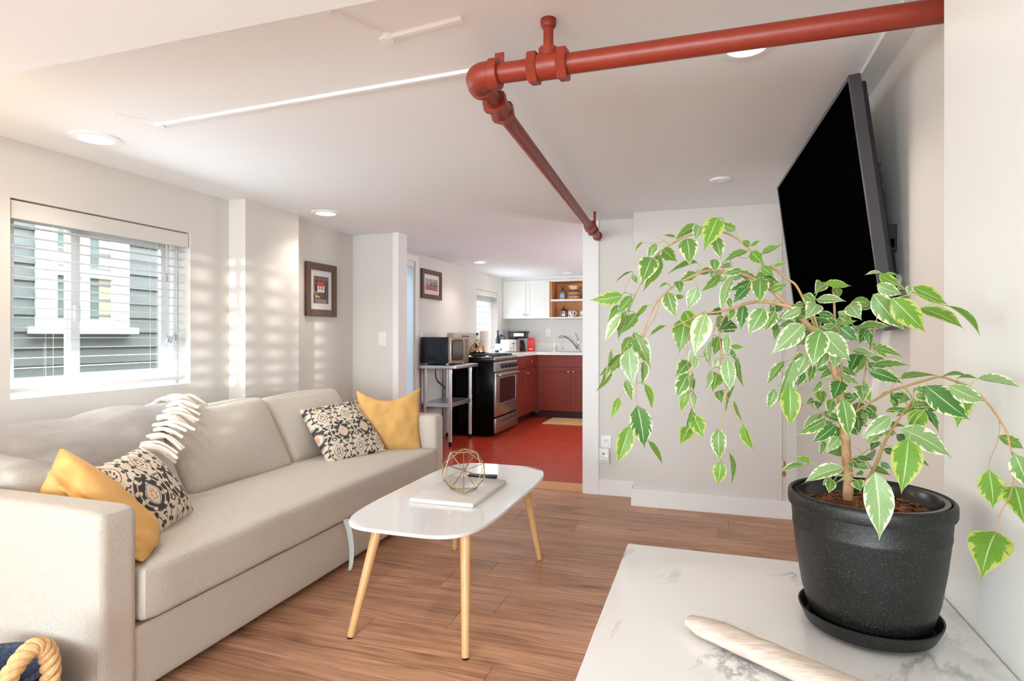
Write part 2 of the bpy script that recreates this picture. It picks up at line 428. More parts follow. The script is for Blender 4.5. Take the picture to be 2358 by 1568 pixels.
M['glass_smoke'] = m_glass('coffee_carafe_glass', (0.25, 0.25, 0.27, 1))

def m_translucent(name, rgb, frac):
    m = bpy.data.materials.new(name); m.use_nodes = True
    nt = m.node_tree; nt.nodes.clear(); N = nt.nodes.new; L = nt.links.new
    out = N('ShaderNodeOutputMaterial'); d = N('ShaderNodeBsdfDiffuse'); t = N('ShaderNodeBsdfTranslucent')
    d.inputs[0].default_value = lin(rgb); t.inputs[0].default_value = lin(rgb)
    mx = N('ShaderNodeMixShader'); mx.inputs[0].default_value = frac
    L(d.outputs[0], mx.inputs[1]); L(t.outputs[0], mx.inputs[2]); L(mx.outputs[0], out.inputs[0])
    return m
M['frosted'] = m_translucent('frosted_glass', (236, 244, 250), 0.75)
M['slat'] = m_translucent('white_blind_slat', (244, 246, 248), 0.35)

def m_attr(name, rough=0.9, bump=0.25, spec=0.2):
    m = mat(name, (220, 210, 190), rough, spec=spec, bump=bump, bump_scale=220)
    nt, b, N, L = nodes_of(m)
    a = N('ShaderNodeAttribute'); a.attribute_name = 'print'; L(a.outputs['Color'], b.inputs['Base Color'])
    return m
M['print_cloth'] = m_attr('damask_print_cotton')
M['print_paper'] = m_attr('printed_picture', 0.5, 0.0)
M['print_ceramic'] = m_attr('painted_ceramic', 0.25, 0.0, 0.5)

def m_pot():
    m = mat('black_speckled_composite', (20, 20, 19), 0.42, spec=0.45)
    nt, b, N, L = nodes_of(m)
    tc = N('ShaderNodeTexCoord'); v = N('ShaderNodeTexNoise'); v.inputs['Scale'].default_value = 800; v.inputs['Detail'].default_value = 1
    L(tc.outputs['Object'], v.inputs['Vector'])
    r = N('ShaderNodeValToRGB'); r.color_ramp.elements[0].position = 0.66; r.color_ramp.elements[1].position = 0.74
    r.color_ramp.elements[0].color = lin((11, 11, 10)); r.color_ramp.elements[1].color = lin((112, 112, 98))
    L(v.outputs['Fac'], r.inputs[0]); L(r.outputs[0], b.inputs['Base Color'])
    bp = N('ShaderNodeBump'); bp.inputs['Strength'].default_value = 0.12; bp.inputs['Distance'].default_value = 0.001
    n2 = N('ShaderNodeTexNoise'); n2.inputs['Scale'].default_value = 300; L(tc.outputs['Object'], n2.inputs['Vector'])
    L(n2.outputs['Fac'], bp.inputs['Height']); L(bp.outputs[0], b.inputs['Normal'])
    return m
M['pot'] = m_pot()
M['pot_inner'] = mat('black_nursery_pot', (10, 12, 14), 0.22)

def m_leaf(name, green, green2, margin, cream, mar_w, trans=0.3, rough=0.32, sheen=0.0):
    """leaf blade: green middle, jagged pale margin, light midrib; UV = (across -1..1 as 0..1, along)"""
    m = mat(name, green, rough, spec=0.45)
    nt, b, N, L = nodes_of(m)
    uv = N('ShaderNodeUVMap'); uv.uv_map = 'UVMap'
    sep = N('ShaderNodeSeparateXYZ'); L(uv.outputs[0], sep.inputs[0])
    u = N('ShaderNodeMath'); u.operation = 'MULTIPLY_ADD'; u.inputs[1].default_value = 2.0; u.inputs[2].default_value = -1.0; L(sep.outputs[0], u.inputs[0])
    au = N('ShaderNodeMath'); au.operation = 'ABSOLUTE'; L(u.outputs[0], au.inputs[0])
    oi = N('ShaderNodeObjectInfo')
    # vein-aligned coordinate
    vv = N('ShaderNodeMath'); vv.operation = 'MULTIPLY_ADD'; vv.inputs[1].default_value = -0.28; L(au.outputs[0], vv.inputs[0]); L(sep.outputs[1], vv.inputs[2])
    rz = N('ShaderNodeMath'); rz.operation = 'MULTIPLY'; rz.inputs[1].default_value = 50.0; L(oi.outputs['Random'], rz.inputs[0])
    c = N('ShaderNodeCombineXYZ'); 
    us = N('ShaderNodeMath'); us.operation = 'MULTIPLY'; us.inputs[1].default_value = 0.9; L(u.outputs[0], us.inputs[0])
    vs = N('ShaderNodeMath'); vs.operation = 'MULTIPLY'; vs.inputs[1].default_value = 9.0; L(vv.outputs[0], vs.inputs[0])
    L(us.outputs[0], c.inputs[0]); L(vs.outputs[0], c.inputs[1]); L(rz.outputs[0], c.inputs[2])
    n = N('ShaderNodeTexNoise'); n.inputs['Scale'].default_value = 1.3; n.inputs['Detail'].default_value = 3; n.inputs['Roughness'].default_value = 0.6; L(c.outputs[0], n.inputs['Vector'])
    nm = N('ShaderNodeMath'); nm.operation = 'MULTIPLY_ADD'; nm.inputs[1].default_value = 1.5; nm.inputs[2].default_value = -0.75; L(n.outputs['Fac'], nm.inputs[0])
    e = N('ShaderNodeMath'); e.operation = 'ADD'; L(au.outputs[0], e.inputs[0]); L(nm.outputs[0], e.inputs[1])
    # the margin also widens towards the tip
    tp = N('ShaderNodeMath'); tp.operation = 'MULTIPLY_ADD'; tp.inputs[1].default_value = 0.25; L(sep.outputs[1], tp.inputs[0]); L(e.outputs[0], tp.inputs[2])
    st = N('ShaderNodeMapRange'); st.inputs['From Min'].default_value = mar_w; st.inputs['From Max'].default_value = mar_w + 0.05; L(tp.outputs[0], st.inputs['Value'])
    n3 = N('ShaderNodeTexNoise'); n3.inputs['Scale'].default_value = 2.0; L(c.outputs[0], n3.inputs['Vector'])
    g = N('ShaderNodeMix'); g.data_type = 'RGBA'; g.inputs[6].default_value = lin(green); g.inputs[7].default_value = lin(green2); L(n3.outputs['Fac'], g.inputs[0])
    k = N('ShaderNodeMix'); k.data_type = 'RGBA'; k.inputs[6].default_value = lin(margin); k.inputs[7].default_value = lin(cream); L(n.outputs['Fac'], k.inputs[0])
    mx = N('ShaderNodeMix'); mx.data_type = 'RGBA'; L(st.outputs[0], mx.inputs[0]); L(g.outputs[2], mx.inputs[6]); L(k.outputs[2], mx.inputs[7])
    rb = N('ShaderNodeMapRange'); rb.inputs['From Min'].default_value = 0.05; rb.inputs['From Max'].default_value = 0.02; L(au.outputs[0], rb.inputs['Value'])
    rbs = N('ShaderNodeMath'); rbs.operation = 'MULTIPLY'; rbs.inputs[1].default_value = 0.75; L(rb.outputs[0], rbs.inputs[0])
    m2 = N('ShaderNodeMix'); m2.data_type = 'RGBA'; L(rbs.outputs[0], m2.inputs[0]); L(mx.outputs[2], m2.inputs[6]); m2.inputs[7].default_value = lin((214, 226, 168))
    L(m2.outputs[2], b.inputs['Base Color'])
    # side veins as fine relief
    wv = N('ShaderNodeMath'); wv.operation = 'MULTIPLY'; wv.inputs[1].default_value = 120.0; L(vv.outputs[0], wv.inputs[0])
    sn = N('ShaderNodeMath'); sn.operation = 'SINE'; L(wv.outputs[0], sn.inputs[0])
    bp = N('ShaderNodeBump'); bp.inputs['Strength'].default_value = 0.15; bp.inputs['Distance'].default_value = 0.0006; L(sn.outputs[0], bp.inputs['Height']); L(bp.outputs[0], b.inputs['Normal'])
    tr = N('ShaderNodeBsdfTranslucent'); L(m2.outputs[2], tr.inputs[0])
    ms = N('ShaderNodeMixShader'); ms.inputs[0].default_value = trans
    out = [q for q in nt.nodes if q.type == 'OUTPUT_MATERIAL'][0]
    L(b.outputs[0], ms.inputs[1]); L(tr.outputs[0], ms.inputs[2]); L(ms.outputs[0], out.inputs[0])
    return m
CREAM = (222, 222, 180); CREAM2 = (206, 212, 154)
LEAF = {
    'v': m_leaf('leaf_variegated', (84, 126, 58), (114, 150, 76), CREAM, CREAM2, 0.88),
    'g': m_leaf('leaf_green', (94, 134, 56), (118, 156, 70), (190, 202, 120), CREAM2, 1.05, 0.4),
    'd': m_leaf('leaf_deep_green', (58, 104, 48), (82, 130, 60), CREAM, CREAM2, 0.95),
    'l': m_leaf('leaf_lime', (98, 146, 48), (124, 166, 66), (174, 188, 88), (196, 202, 118), 0.84, 0.45),
    'p': m_leaf('leaf_pale', (116, 148, 92), (142, 168, 114), (240, 242, 214), CREAM, 0.94, 0.25, 0.26),
    'c': m_leaf('leaf_cream', (126, 158, 100), (154, 180, 122), (224, 224, 186), CREAM, 0.62, 0.3, 0.28),
}
# ------------------------------------------------------------------ the room
CEIL = 1.99; KF = 0.03
XL, XN, XT = -2.815, 0.39, 0.53     # left wall, near right wall, television wall

# floor of planks on a slab
b = B(); box(b, -3.0, 2.2, -4.7, 4.36, -0.12, -0.010)
fl = struct(finish('floor', b, mat('underlay', (70, 48, 36), 0.9), smooth=0, origin=(0, 0, 0)))
pw, pl = 0.182, 1.22
b = B(); box(b, -pl / 2 + 0.0006, pl / 2 - 0.0006, -pw / 2 + 0.0006, pw / 2 - 0.0006, -0.010, 0.0, 0.0012, 1)
me0 = finish('plank', b, M['plank'], fl, smooth=0); plank_me = me0.data
bpy.data.objects.remove(me0)
y = -4.60; k = 0
while y < 4.36:
    x = -2.9 - random.random() * pl
    if y + pw > 4.37: break
    xe = 2.10 if y < -0.75 else 0.66
    while x < xe - 0.04:
        x1 = min(x + pl, xe); x0 = max(x, -2.95)
        o = bpy.data.objects.new('plank', plank_me); COL.objects.link(o); o.parent = fl
        o.location = ((x0 + x1) / 2, y + pw / 2, 0); o.scale = ((x1 - x0) / pl, 1, 1)
        x += pl
    y += pw
b = B(); box(b, -3.0, 0.62, 4.42, 8.6, -0.12, KF)
struct(finish('floor_kitchen', b, M['lino'], smooth=0))
b = B(); prism(b, [(4.33, 0.0), (4.345, 0.008), (4.43, KF + 0.006), (4.45, KF), (4.45, -0.1), (4.36, -0.1)], 'x', -2.385, -0.80)
struct(finish('trim_1', b, M['thresh'], smooth=0))

# ceilings
b = B(); box(b, -3.0, 0.9, 1.2, 8.7, CEIL, CEIL + 0.12); struct(finish('ceiling', b, M['ceil'], smooth=0))
b = B(); box(b, -3.0, 2.2, -4.7, 1.2, 1.92, CEIL + 0.12); struct(finish('ceiling_soffit', b, M['ceil'], smooth=0))
b = B(); box(b, 0.46, XT, 1.2, 4.1, CEIL - 0.014, CEIL); struct(finish('trim_2', b, M['trim'], smooth=0))

# left wall with window, glazed door and kitchen window openings
W1 = (1.734, 2.66, 0.880, 1.740)        # y0 y1 z0 z1
D1 = (4.60, 5.405, KF, 1.90)
W2 = (7.10, 7.90, 0.97, 1.757)
W0 = (-3.15, -1.45, 0.78, 1.74)  # unseen opening, added only to go with the rear side fill lamp
b = B()
ycur = -4.7
for (a, c, z0, z1) in (W0, W1, D1, W2):
    box(b, XL - 0.15, XL, ycur, a, -0.1, CEIL + 0.05)
    if z0 > 0.1: box(b, XL - 0.15, XL, a, c, -0.1, z0)
    box(b, XL - 0.15, XL, a, c, z1, CEIL + 0.05)
    ycur = c
box(b, XL - 0.15, XL, ycur, 8.6, -0.1, CEIL + 0.05)
struct(finish('wall_left', b, M['wall'], smooth=0))
# pilaster by the sofa, stub wall and end wall
b = B(); box(b, XL - 0.01, -2.69, 2.95, 3.45, 0, CEIL + 0.01); struct(finish('wall_pilaster', b, M['wall'], smooth=0))
b = B(); box(b, XL - 0.01, -2.385, 4.30, 4.42, 0, CEIL + 0.01); struct(finish('wall_stub', b, M['wall'], smooth=0))
b = B(); box(b, -2.43, -2.378, 4.285, 4.43, 0, CEIL); struct(finish('trim_3', b, M['trim'], smooth=0))
b = B(); box(b, -0.865, -0.481, 4.31, 4.43, 0, CEIL + 0.01); box(b, -0.48, 0.7, 4.10, 4.43, 0, CEIL + 0.01)
struct(finish('wall_back', b, M['wall'], smooth=0))
b = B(); box(b, -0.871, -0.752, 4.292, 4.44, 0, CEIL, 0.003); struct(finish('trim_4', b, M['trim'], smooth=0))
b = B(); box(b, -0.752, -0.48, 4.296, 4.312, 0, 0.115, 0.002); struct(finish('baseboard_outlet', b, M['trim'], smooth=0))
b = B(); box(b, -0.495, 0.53, 4.085, 4.102, 0, 0.115, 0.002); box(b, -0.496, -0.479, 4.1025, 4.295, 0, 0.115); struct(finish('baseboard_back', b, M['trim'], smooth=0))
# closet door casing in the corner with its hinge leaf
b = B(); box(b, 0.42, 0.445, 4.088, 4.10, 0.115, 1.90, 0.002); box(b, 0.465, 0.53, 4.084, 4.10, 0.115, 1.90, 0.002)
t5 = struct(finish('trim_5', b, M['wall'], smooth=0))
b = B(); box(b, 0.447, 0.462, 4.092, 4.101, 0.27, 0.36, 0.001); tube(b, [(0.4545, 4.09, 0.268), (0.4545, 4.09, 0.362)], 0.006, 8)
finish('hinge', b, M['brass'], t5)
# television wall, near wall, rear wall, kitchen walls
b = B(); box(b, XT, XT + 0.15, 1.0, 4.2, 0, CEIL + 0.05); struct(finish('wall_right', b, M['wall'], smooth=0))
b = B(); box(b, XN, XT + 0.15, -0.6, 1.217, 0, CEIL + 0.05); box(b, XT + 0.1, 2.1, -0.6, -0.45, 0, CEIL); box(b, 2.05, 2.2, -4.7, -0.45, 0, CEIL); struct(finish('wall_near', b, M['wall_gloss'], smooth=0))
b = B(); box(b, 0.505, XT, 1.217, 4.085, 0, 0.115, 0.002); struct(finish('baseboard_right', b, M['trim'], smooth=0))
WR = (-0.24, 0.40, 0.70, 1.88)
b = B()
box(b, XL - 0.15, WR[0], -4.65, -4.5, 0, CEIL); box(b, WR[1], 2.2, -4.65, -4.5, 0, CEIL)
box(b, WR[0], WR[1], -4.65, -4.5, 0, WR[2]); box(b, WR[0], WR[1], -4.65, -4.5, WR[3], CEIL)
struct(finish('wall_rear', b, M['wall'], smooth=0))
b = B(); box(b, XL - 0.15, 0.7, 8.47, 8.6, 0, CEIL + 0.05); struct(finish('wall_kitchen', b, M['wall'], smooth=0))
b = B(); box(b, 0.45, 0.6, 4.43, 8.5, 0, CEIL + 0.05); struct(finish('wall_kitchen_side', b, M['wall'], smooth=0))

# rear window behind the photographer, its slatted screen spaced to pattern the sun
b = B()
for x in (WR[0], WR[1] - 0.05): box(b, x, x + 0.05, -4.62, -4.56, WR[2], WR[3])
box(b, WR[0] + 0.05, WR[1] - 0.05, -4.62, -4.561, WR[2], WR[2] + 0.05); box(b, WR[0] + 0.05, WR[1] - 0.05, -4.62, -4.561, WR[3] - 0.05, WR[3])
w3 = struct(finish('window_3', b, M['white'], smooth=0))
b = B(); box(b, -0.029, 0.029, -0.029, 0.029, -0.0012, 0.0012)
for i in range(13):
    z = WR[3] - 0.10 - 0.135 * i + 0.0042 * i * i
    bb = B(); box(bb, WR[0] + 0.05, WR[1] - 0.05, -4.555, -4.550, z - 0.030 + 0.001 * i, z + 0.030 - 0.001 * i)
    o = finish('slat', bb, M['slat'], w3, smooth=0)
b.free()
b = B()
for (a, c, e, f) in ((W0[0], W0[0] + 0.05, W0[2], W0[3]), (W0[1] - 0.05, W0[1], W0[2], W0[3]), (W0[0] + 0.05, W0[1] - 0.05, W0[2], W0[2] + 0.05), (W0[0] + 0.05, W0[1] - 0.05, W0[3] - 0.05, W0[3])):
    box(b, XL - 0.15, XL - 0.09, a, c, e, f)
w4 = struct(finish('fill_window_frame', b, M['white'], smooth=0))  # unseen frame added around the fill lamp's opening
b = B(); box(b, XL - 0.125, XL - 0.121, W0[0] + 0.05, W0[1] - 0.05, W0[2] + 0.05, W0[3] - 0.05); finish('pane', b, M['glass'], w4, smooth=0)
bb = B()
x = WR[0] + 0.08
while x < WR[1] - 0.05:
    box(bb, x, x + 0.045, -4.70, -4.685, WR[2] - 0.1, WR[3] + 0.1); x += 0.10
finish('sun_pattern_bars', bb, M['ext_white'], w3, smooth=0)  # unseen upright bars added outside to break the sun into blobs

# ------------------------------------------------------------------ living-room window
y0, y1, z0, z1 = W1
xo = XL - 0.150
b = B()
for (a, c, e, f) in ((y0, y0 + 0.035, z0, z1), (y1 - 0.035, y1, z0, z1), (y0 + 0.035, y1 - 0.035, z0, z0 + 0.04), (y0 + 0.035, y1 - 0.035, z1 - 0.04, z1)):
    box(b, xo, xo + 0.06, a, c, e, f, 0.004)
win = struct(finish('window_1', b, M['white']))
ROOTLOC[win.name] = win.location.copy()
def sash(ya, yb, xa, nm='sash', fw=0.05):
    q = B()
    for (a, c, e, f) in ((ya, ya + fw, z0 + 0.035, z1 - 0.035), (yb - fw, yb, z0 + 0.035, z1 - 0.035), (ya + fw, yb - fw, z0 + 0.035, z0 + 0.035 + fw), (ya + fw, yb - fw, z1 - 0.035 - fw, z1 - 0.035)):
        box(q, xa, xa + 0.024, a, c, e, f, 0.003)
    s = finish(nm, q, M['white'], win)
    q = B(); box(q, xa + 0.010, xa + 0.014, ya + fw, yb - fw, z0 + 0.035 + fw, z1 - 0.035 - fw)
    finish('pane', q, M['glass'], s, smooth=0)
    return s
s1 = sash(y0 + 0.03, 2.10, xo + 0.030, fw=0.045)
s2 = sash(2.055, y1 - 0.03, xo + 0.004, fw=0.055)
q = B(); box(q, xo + 0.054, xo + 0.072, 2.062, 2.092, 1.22, 1.30, 0.006); finish('latch', q, M['white'], s1)
# blind
bl = root('window_blind', (XL - 0.05, (y0 + y1) / 2, z0), 'white slatted blind in the living room window, slats tilted open above the sofa', 'blind')
q = B(); box(q, XL - 0.030, XL - 0.006, y0 + 0.006, y1 - 0.006, 1.655, 1.733, 0.003); finish('valance', q, M['wall'], bl, smooth=0)
xs = XL - 0.055
q = B(); box(q, xs - 0.024, xs + 0.024, y0 + 0.012, y1 - 0.012, -0.0014, 0.0014, 0.0008, 1)
s0 = finish('slat', q, M['slat'], bl, smooth=0); s0.location.z = 0
zs = [1.633 - 0.0446 * i for i in range(16)]
base_z = ROOTLOC[bl.name].z
for i, z in enumerate(zs):
    o = s0 if i == 0 else s0.copy()
    if i: COL.objects.link(o)
    o.location = (0, 0, z)
    o.data = s0.data
q = B(); box(q, xs - 0.026, xs + 0.026, y0 + 0.012, y1 - 0.012, 0.905, 0.925, 0.004); finish('bottom_rail', q, M['white'], bl)
for yy in (1.93, 2.47):
    q = B()
    for dx in (-0.024, 0.024): tube(q, [(xs + dx, yy, 1.66), (xs + dx, yy, 0.915)], 0.0009, 5)
    finish('ladder_cord', q, M['white'], bl)
q = B(); tube(q, [(xs + 0.033, 1.886, 1.66), (xs + 0.033, 1.886, 0.93)], 0.0028, 8); finish('tilt_wand', q, M['glass'], bl)
for (yy, zt) in ((2.52, 1.475), (2.525, 1.135), (2.545, 1.130), (2.57, 1.145), (2.585, 1.138)):
    q = B(); tube(q, [(xs + 0.034, yy, 1.66), (xs + 0.034, yy, zt + 0.02)], 0.0008, 5); finish('pull_cord', q, M['white'], bl)
    q = B(); lathe(q, [(0, 0.022), (0.004, 0.02), (0.0085, 0.0), (0.0095, -0.012), (0.006, -0.022), (0, -0.023)], (xs + 0.034, yy, zt), 12)
    finish('cord_tassel', q, mat('cord_tassel_grey', (176, 170, 182), 0.4), bl)

# ------------------------------------------------------------------ glazed side door, kitchen window
b = B()
for (a, c, e, f) in ((D1[0], D1[0] + 0.05, D1[2], D1[3]), (D1[1] - 0.015, D1[1], D1[2], D1[3]), (D1[0] + 0.05, D1[1] - 0.015, D1[3] - 0.05, D1[3]), (D1[0] + 0.05, D1[1] - 0.015, D1[2], 0.2)):
    box(b, XL - 0.06, XL - 0.005, a, c, e, f, 0.002)
d1 = struct(finish('door_1', b, M['white'], smooth=0))
q = B(); box(q, XL - 0.014, XL - 0.010, D1[0] + 0.05, D1[1] - 0.015, 0.2, D1[3] - 0.05); finish('pane', q, M['frosted'], d1, smooth=0)
b = B(); box(b, XL - 0.002, XL + 0.014, D1[1], D1[1] + 0.06, KF, D1[3] + 0.06, 0.002); box(b, XL - 0.002, XL + 0.013, D1[0] - 0.06, D1[1] - 0.001, D1[3], D1[3] + 0.06, 0.002)
struct(finish('trim_6', b, M['trim'], smooth=0))
b = B()
for (a, c, e, f) in ((W2[0], W2[0] + 0.03, W2[2], W2[3]), (W2[1] - 0.03, W2[1], W2[2], W2[3]), (W2[0] + 0.03, W2[1] - 0.03, W2[2], W2[2] + 0.03), (W2[0] + 0.03, W2[1] - 0.03, W2[3] - 0.03, W2[3]), (7.27, 7.33, W2[2] + 0.03, W2[3] - 0.03)):
    box(b, XL - 0.15, XL - 0.09, a, c, e, f, 0.002)
w2 = struct(finish('window_2', b, M['white'], smooth=0))
q = B(); box(q, XL - 0.125, XL - 0.121, W2[0] + 0.03, W2[1] - 0.03, W2[2] + 0.03, W2[3] - 0.03); finish('pane', q, M['glass'], w2, smooth=0)
kb = root('kitchen_blind', (XL - 0.03, 7.5, 1.60), 'white blind drawn right up in the kitchen window behind the kettle', 'blind')
q = B(); box(q, XL - 0.03, XL - 0.005, W2[0] + 0.005, W2[1] - 0.005, 1.685, 1.755, 0.003); finish('valance', q, M['wall'], kb, smooth=0)
for i in range(8):
    q = B(); zz = 1.682 - i * 0.009; box(q, XL - 0.07, XL - 0.02, W2[0] + 0.01, W2[1] - 0.01, zz - 0.003, zz, 0.0005, 1); finish('slat', q, M['white'], kb, smooth=0)

# ------------------------------------------------------------------ neighbour outside
b = B(); box(b, -14, XL - 0.15, -8, 16, -0.35, -0.2); struct(finish('ground', b, mat('outdoor_ground', (140, 140, 130), 0.9), smooth=0))
XH = -4.35
nh = root('neighbour_house', (XH - 0.1, 4.0, -0.2), 'grey clapboard house with a white sash window, seen through the blinds', 'house')
q = B(); box(q, XH - 0.4, XH - 0.03, -1.0, 13.0, -0.2, 3.0); finish('wall', q, M['siding'], nh, smooth=0)
q = B(); prism(q, [(XH - 0.03, 0.0), (XH + 0.014, 0.0), (XH - 0.008, 0.135), (XH - 0.03, 0.135)], 'y', -1.0, 13.0)
bd = finish('board', q, M['siding'], nh, smooth=0)
nb = int(3.2 / 0.115)
for i in range(nb):
    o = bd if i == 0 else bd.copy()
    if i: COL.objects.link(o)
    o.location = (0, 0, -0.2 + 0.115 * i - 0.0)
hy0, hy1, hz0, hz1 = 2.826, 3.49, 1.215, 2.35
q = B()
box(q, XH, XH + 0.05, hy0, hy0 + 0.102, hz0, hz1, 0.004); box(q, XH, XH + 0.05, hy1 - 0.10, hy1, hz0, hz1, 0.004); box(q, XH, XH + 0.055, hy0, hy1, hz1, hz1 + 0.12, 0.004)
hw = finish('house_window', q, M['ext_white'], nh)
q = B(); box(q, XH, XH + 0.09, hy0 - 0.05, hy1 + 0.05, hz0 - 0.05, hz0, 0.004); finish('sill', q, M['ext_white'], hw)
q = B()
for (a, c, e, f) in ((hy0 + 0.102, hy0 + 0.13, hz0, hz1), (hy1 - 0.128, hy1 - 0.10, hz0, hz1), (hy0 + 0.13, 3.125, hz0, hz0 + 0.06), (3.185, hy1 - 0.128, hz0, hz0 + 0.06), (hy0 + 0.13, 3.125, 1.58, 1.64), (3.185, hy1 - 0.128, 1.58, 1.64), (3.125, 3.185, hz0, hz1)):
    box(q, XH + 0.005, XH + 0.035, a, c, e, f, 0.0)
finish('sash', q, M['ext_white'], hw)
q = B(); box(q, XH + 0.004, XH + 0.008, hy0 + 0.1, hy1 - 0.1, hz0, hz1); finish('pane', q, M['glass_dark'], hw, smooth=0)
q = B(); box(q, XH + 0.0085, XH + 0.011, 3.27, 3.362, 1.275, 2.0); box(q, XH + 0.0085, XH + 0.011, 2.957, 3.124, 1.64, 1.78); finish('curtain', q, M['curtain'], hw, smooth=0)
# ------------------------------------------------------------------ sofa
so = root('sofa', (-2.2, 2.46, 0), 'long oatmeal linen sofa against the window wall', 'sofa')
b = B(); rbox(b, (-2.24, 2.46, 0.137), (0.545, 1.19, 0.105), 0.012, n=10); finish('base', b, M['fabric'], so)
for yc, nm in ((1.335, 'arm'), (3.590, 'arm')):
    b = B(); rbox(b, (-2.24, yc, 0.335), (0.555, 0.068, 0.295), 0.032, (0.0, 0.006, 0.004), n=16, wob=0.003, wscale=5, seed=yc)
    finish(nm, b, M['fabric'], so)
b = B(); rbox(b, (-2.70, 2.46, 0.33), (0.085, 1.19, 0.30), 0.03, n=10); finish('back_frame', b, M['fabric'], so)
b = B(); rbox(b, (-2.16, 2.465, 0.335), (0.490, 1.058, 0.089), 0.028, (0.0, 0.0, 0.012), n=22, wob=0.005, wscale=3)
sc = finish('seat_cushion', b, M['fabric'], so)
ua = Vector((-0.50, 0, 0.866)); na = Vector((0.866, 0, 0.50))
for i, (ya, yb, ex) in enumerate(((1.41, 2.105, 0.0), (2.11, 2.80, 0.0), (2.80, 3.50, -0.015))):
    c = Vector((-2.19 + ex, (ya + yb) / 2, 0.425 - (0.03 if i == 0 else 0))) + 0.225 * ua - 0.085 * na
    b = B(); rbox(b, c, (0.085, (yb - ya) / 2, 0.225), 0.045, (0.058, 0.006, 0.024), n=24, M=frame(na, (0, 1, 0)), wob=0.017, wscale=3.2, seed=i + 2)
    finish('back_cushion', b, M['fabric'], so)
b = B()
pts = spline([(-1.668, 2.49, 0.262), (-1.655, 2.50, 0.20), (-1.648, 2.507, 0.12), (-1.650, 2.508, 0.05), (-1.654, 2.50, 0.012)], 5)
vs = []
for i, p in enumerate(pts):
    wd = 0.011 * (1.25 - 0.6 * i / len(pts)); tw = 0.5 + 0.8 * math.sin(i * 0.16)
    dx, dy = wd * math.sin(tw), wd * math.cos(tw)
    vs.append([b.verts.new(p + Vector((s * dx + q * 0.0012, s * dy, 0))) for s, q in ((-1, 1), (1, 1), (1, -1), (-1, -1))])
for r0, r1 in zip(vs[:-1], vs[1:]):
    for k in range(4): b.faces.new((r0[k], r0[(k + 1) % 4], r1[(k + 1) % 4], r1[k]))
b.faces.new(vs[0]); b.faces.new(vs[-1][::-1])
sp = finish('pull_strap', b, M['strap'], so); sp['label'] = 'grey webbing pull strap'
for x in (-2.70, -1.78):
    for y in (1.36, 3.56):
        b = B(); lathe(b, [(0, 0), (0.022, 0), (0.026, 0.042), (0, 0.042)], (x, y, 0), 16); finish('foot', b, M['black'], so)

# ------------------------------------------------------------------ cushions
def print_attr(me, cols):
    a = me.color_attributes.new('print', 'FLOAT_COLOR', 'POINT')
    buf = np.ones((len(cols), 4), dtype=np.float32); buf[:, :3] = cols
    a.data.foreach_set('color', buf.ravel())

def s2l(c):
    c = np.asarray(c, dtype=np.float64) / 255
    return np.where(c <= 0.04045, c / 12.92, ((c + 0.055) / 1.055) ** 2.4)

def spiral(cx, cy, r, a0, turns, sgn, n=26):
    t = np.linspace(0, 1, n); rr = r * (1 - 0.86 * t); a = a0 + sgn * 2 * math.pi * turns * t
    return np.stack([cx + rr * np.cos(a), cy + rr * np.sin(a), 0.020 * np.ones(n) + 0.014 * (t > 0.9)], 1)

def curve(p0, p1, p2, n=16, w=0.018):
    t = np.linspace(0, 1, n)[:, None]
    q = (1 - t) ** 2 * np.array(p0) + 2 * t * (1 - t) * np.array(p1) + t ** 2 * np.array(p2)
    return np.concatenate([q, np.full((n, 1), w)], 1)

SCROLL = np.concatenate([spiral(0.060, 0.66, 0.060, -1.6, 1.4, 1), spiral(0.225, 0.42, 0.070, -2.4, 1.3, 1), spiral(0.40, 0.12, 0.052, 2.6, 1.2, -1),
                         curve((0.0, 0.50), (0.05, 0.52), (0.12, 0.60)), curve((0.10, 0.36), (0.17, 0.30), (0.235, 0.34)), curve((0.27, 0.32), (0.36, 0.20), (0.34, -0.02)),
                         spiral(0.29, 0.10, 0.045, 0.4, 1.1, -1), curve((0.34, -0.02), (0.34, -0.22), (0.22, -0.36)), spiral(0.385, -0.16, 0.048, 2.0, 1.1, 1), spiral(0.17, -0.44, 0.055, 1.0, 1.2, -1),
                         spiral(0.265, -0.16, 0.042, 1.2, 1.0, 1), curve((0.0, -0.58), (0.05, -0.66), (0.10, -0.58))])

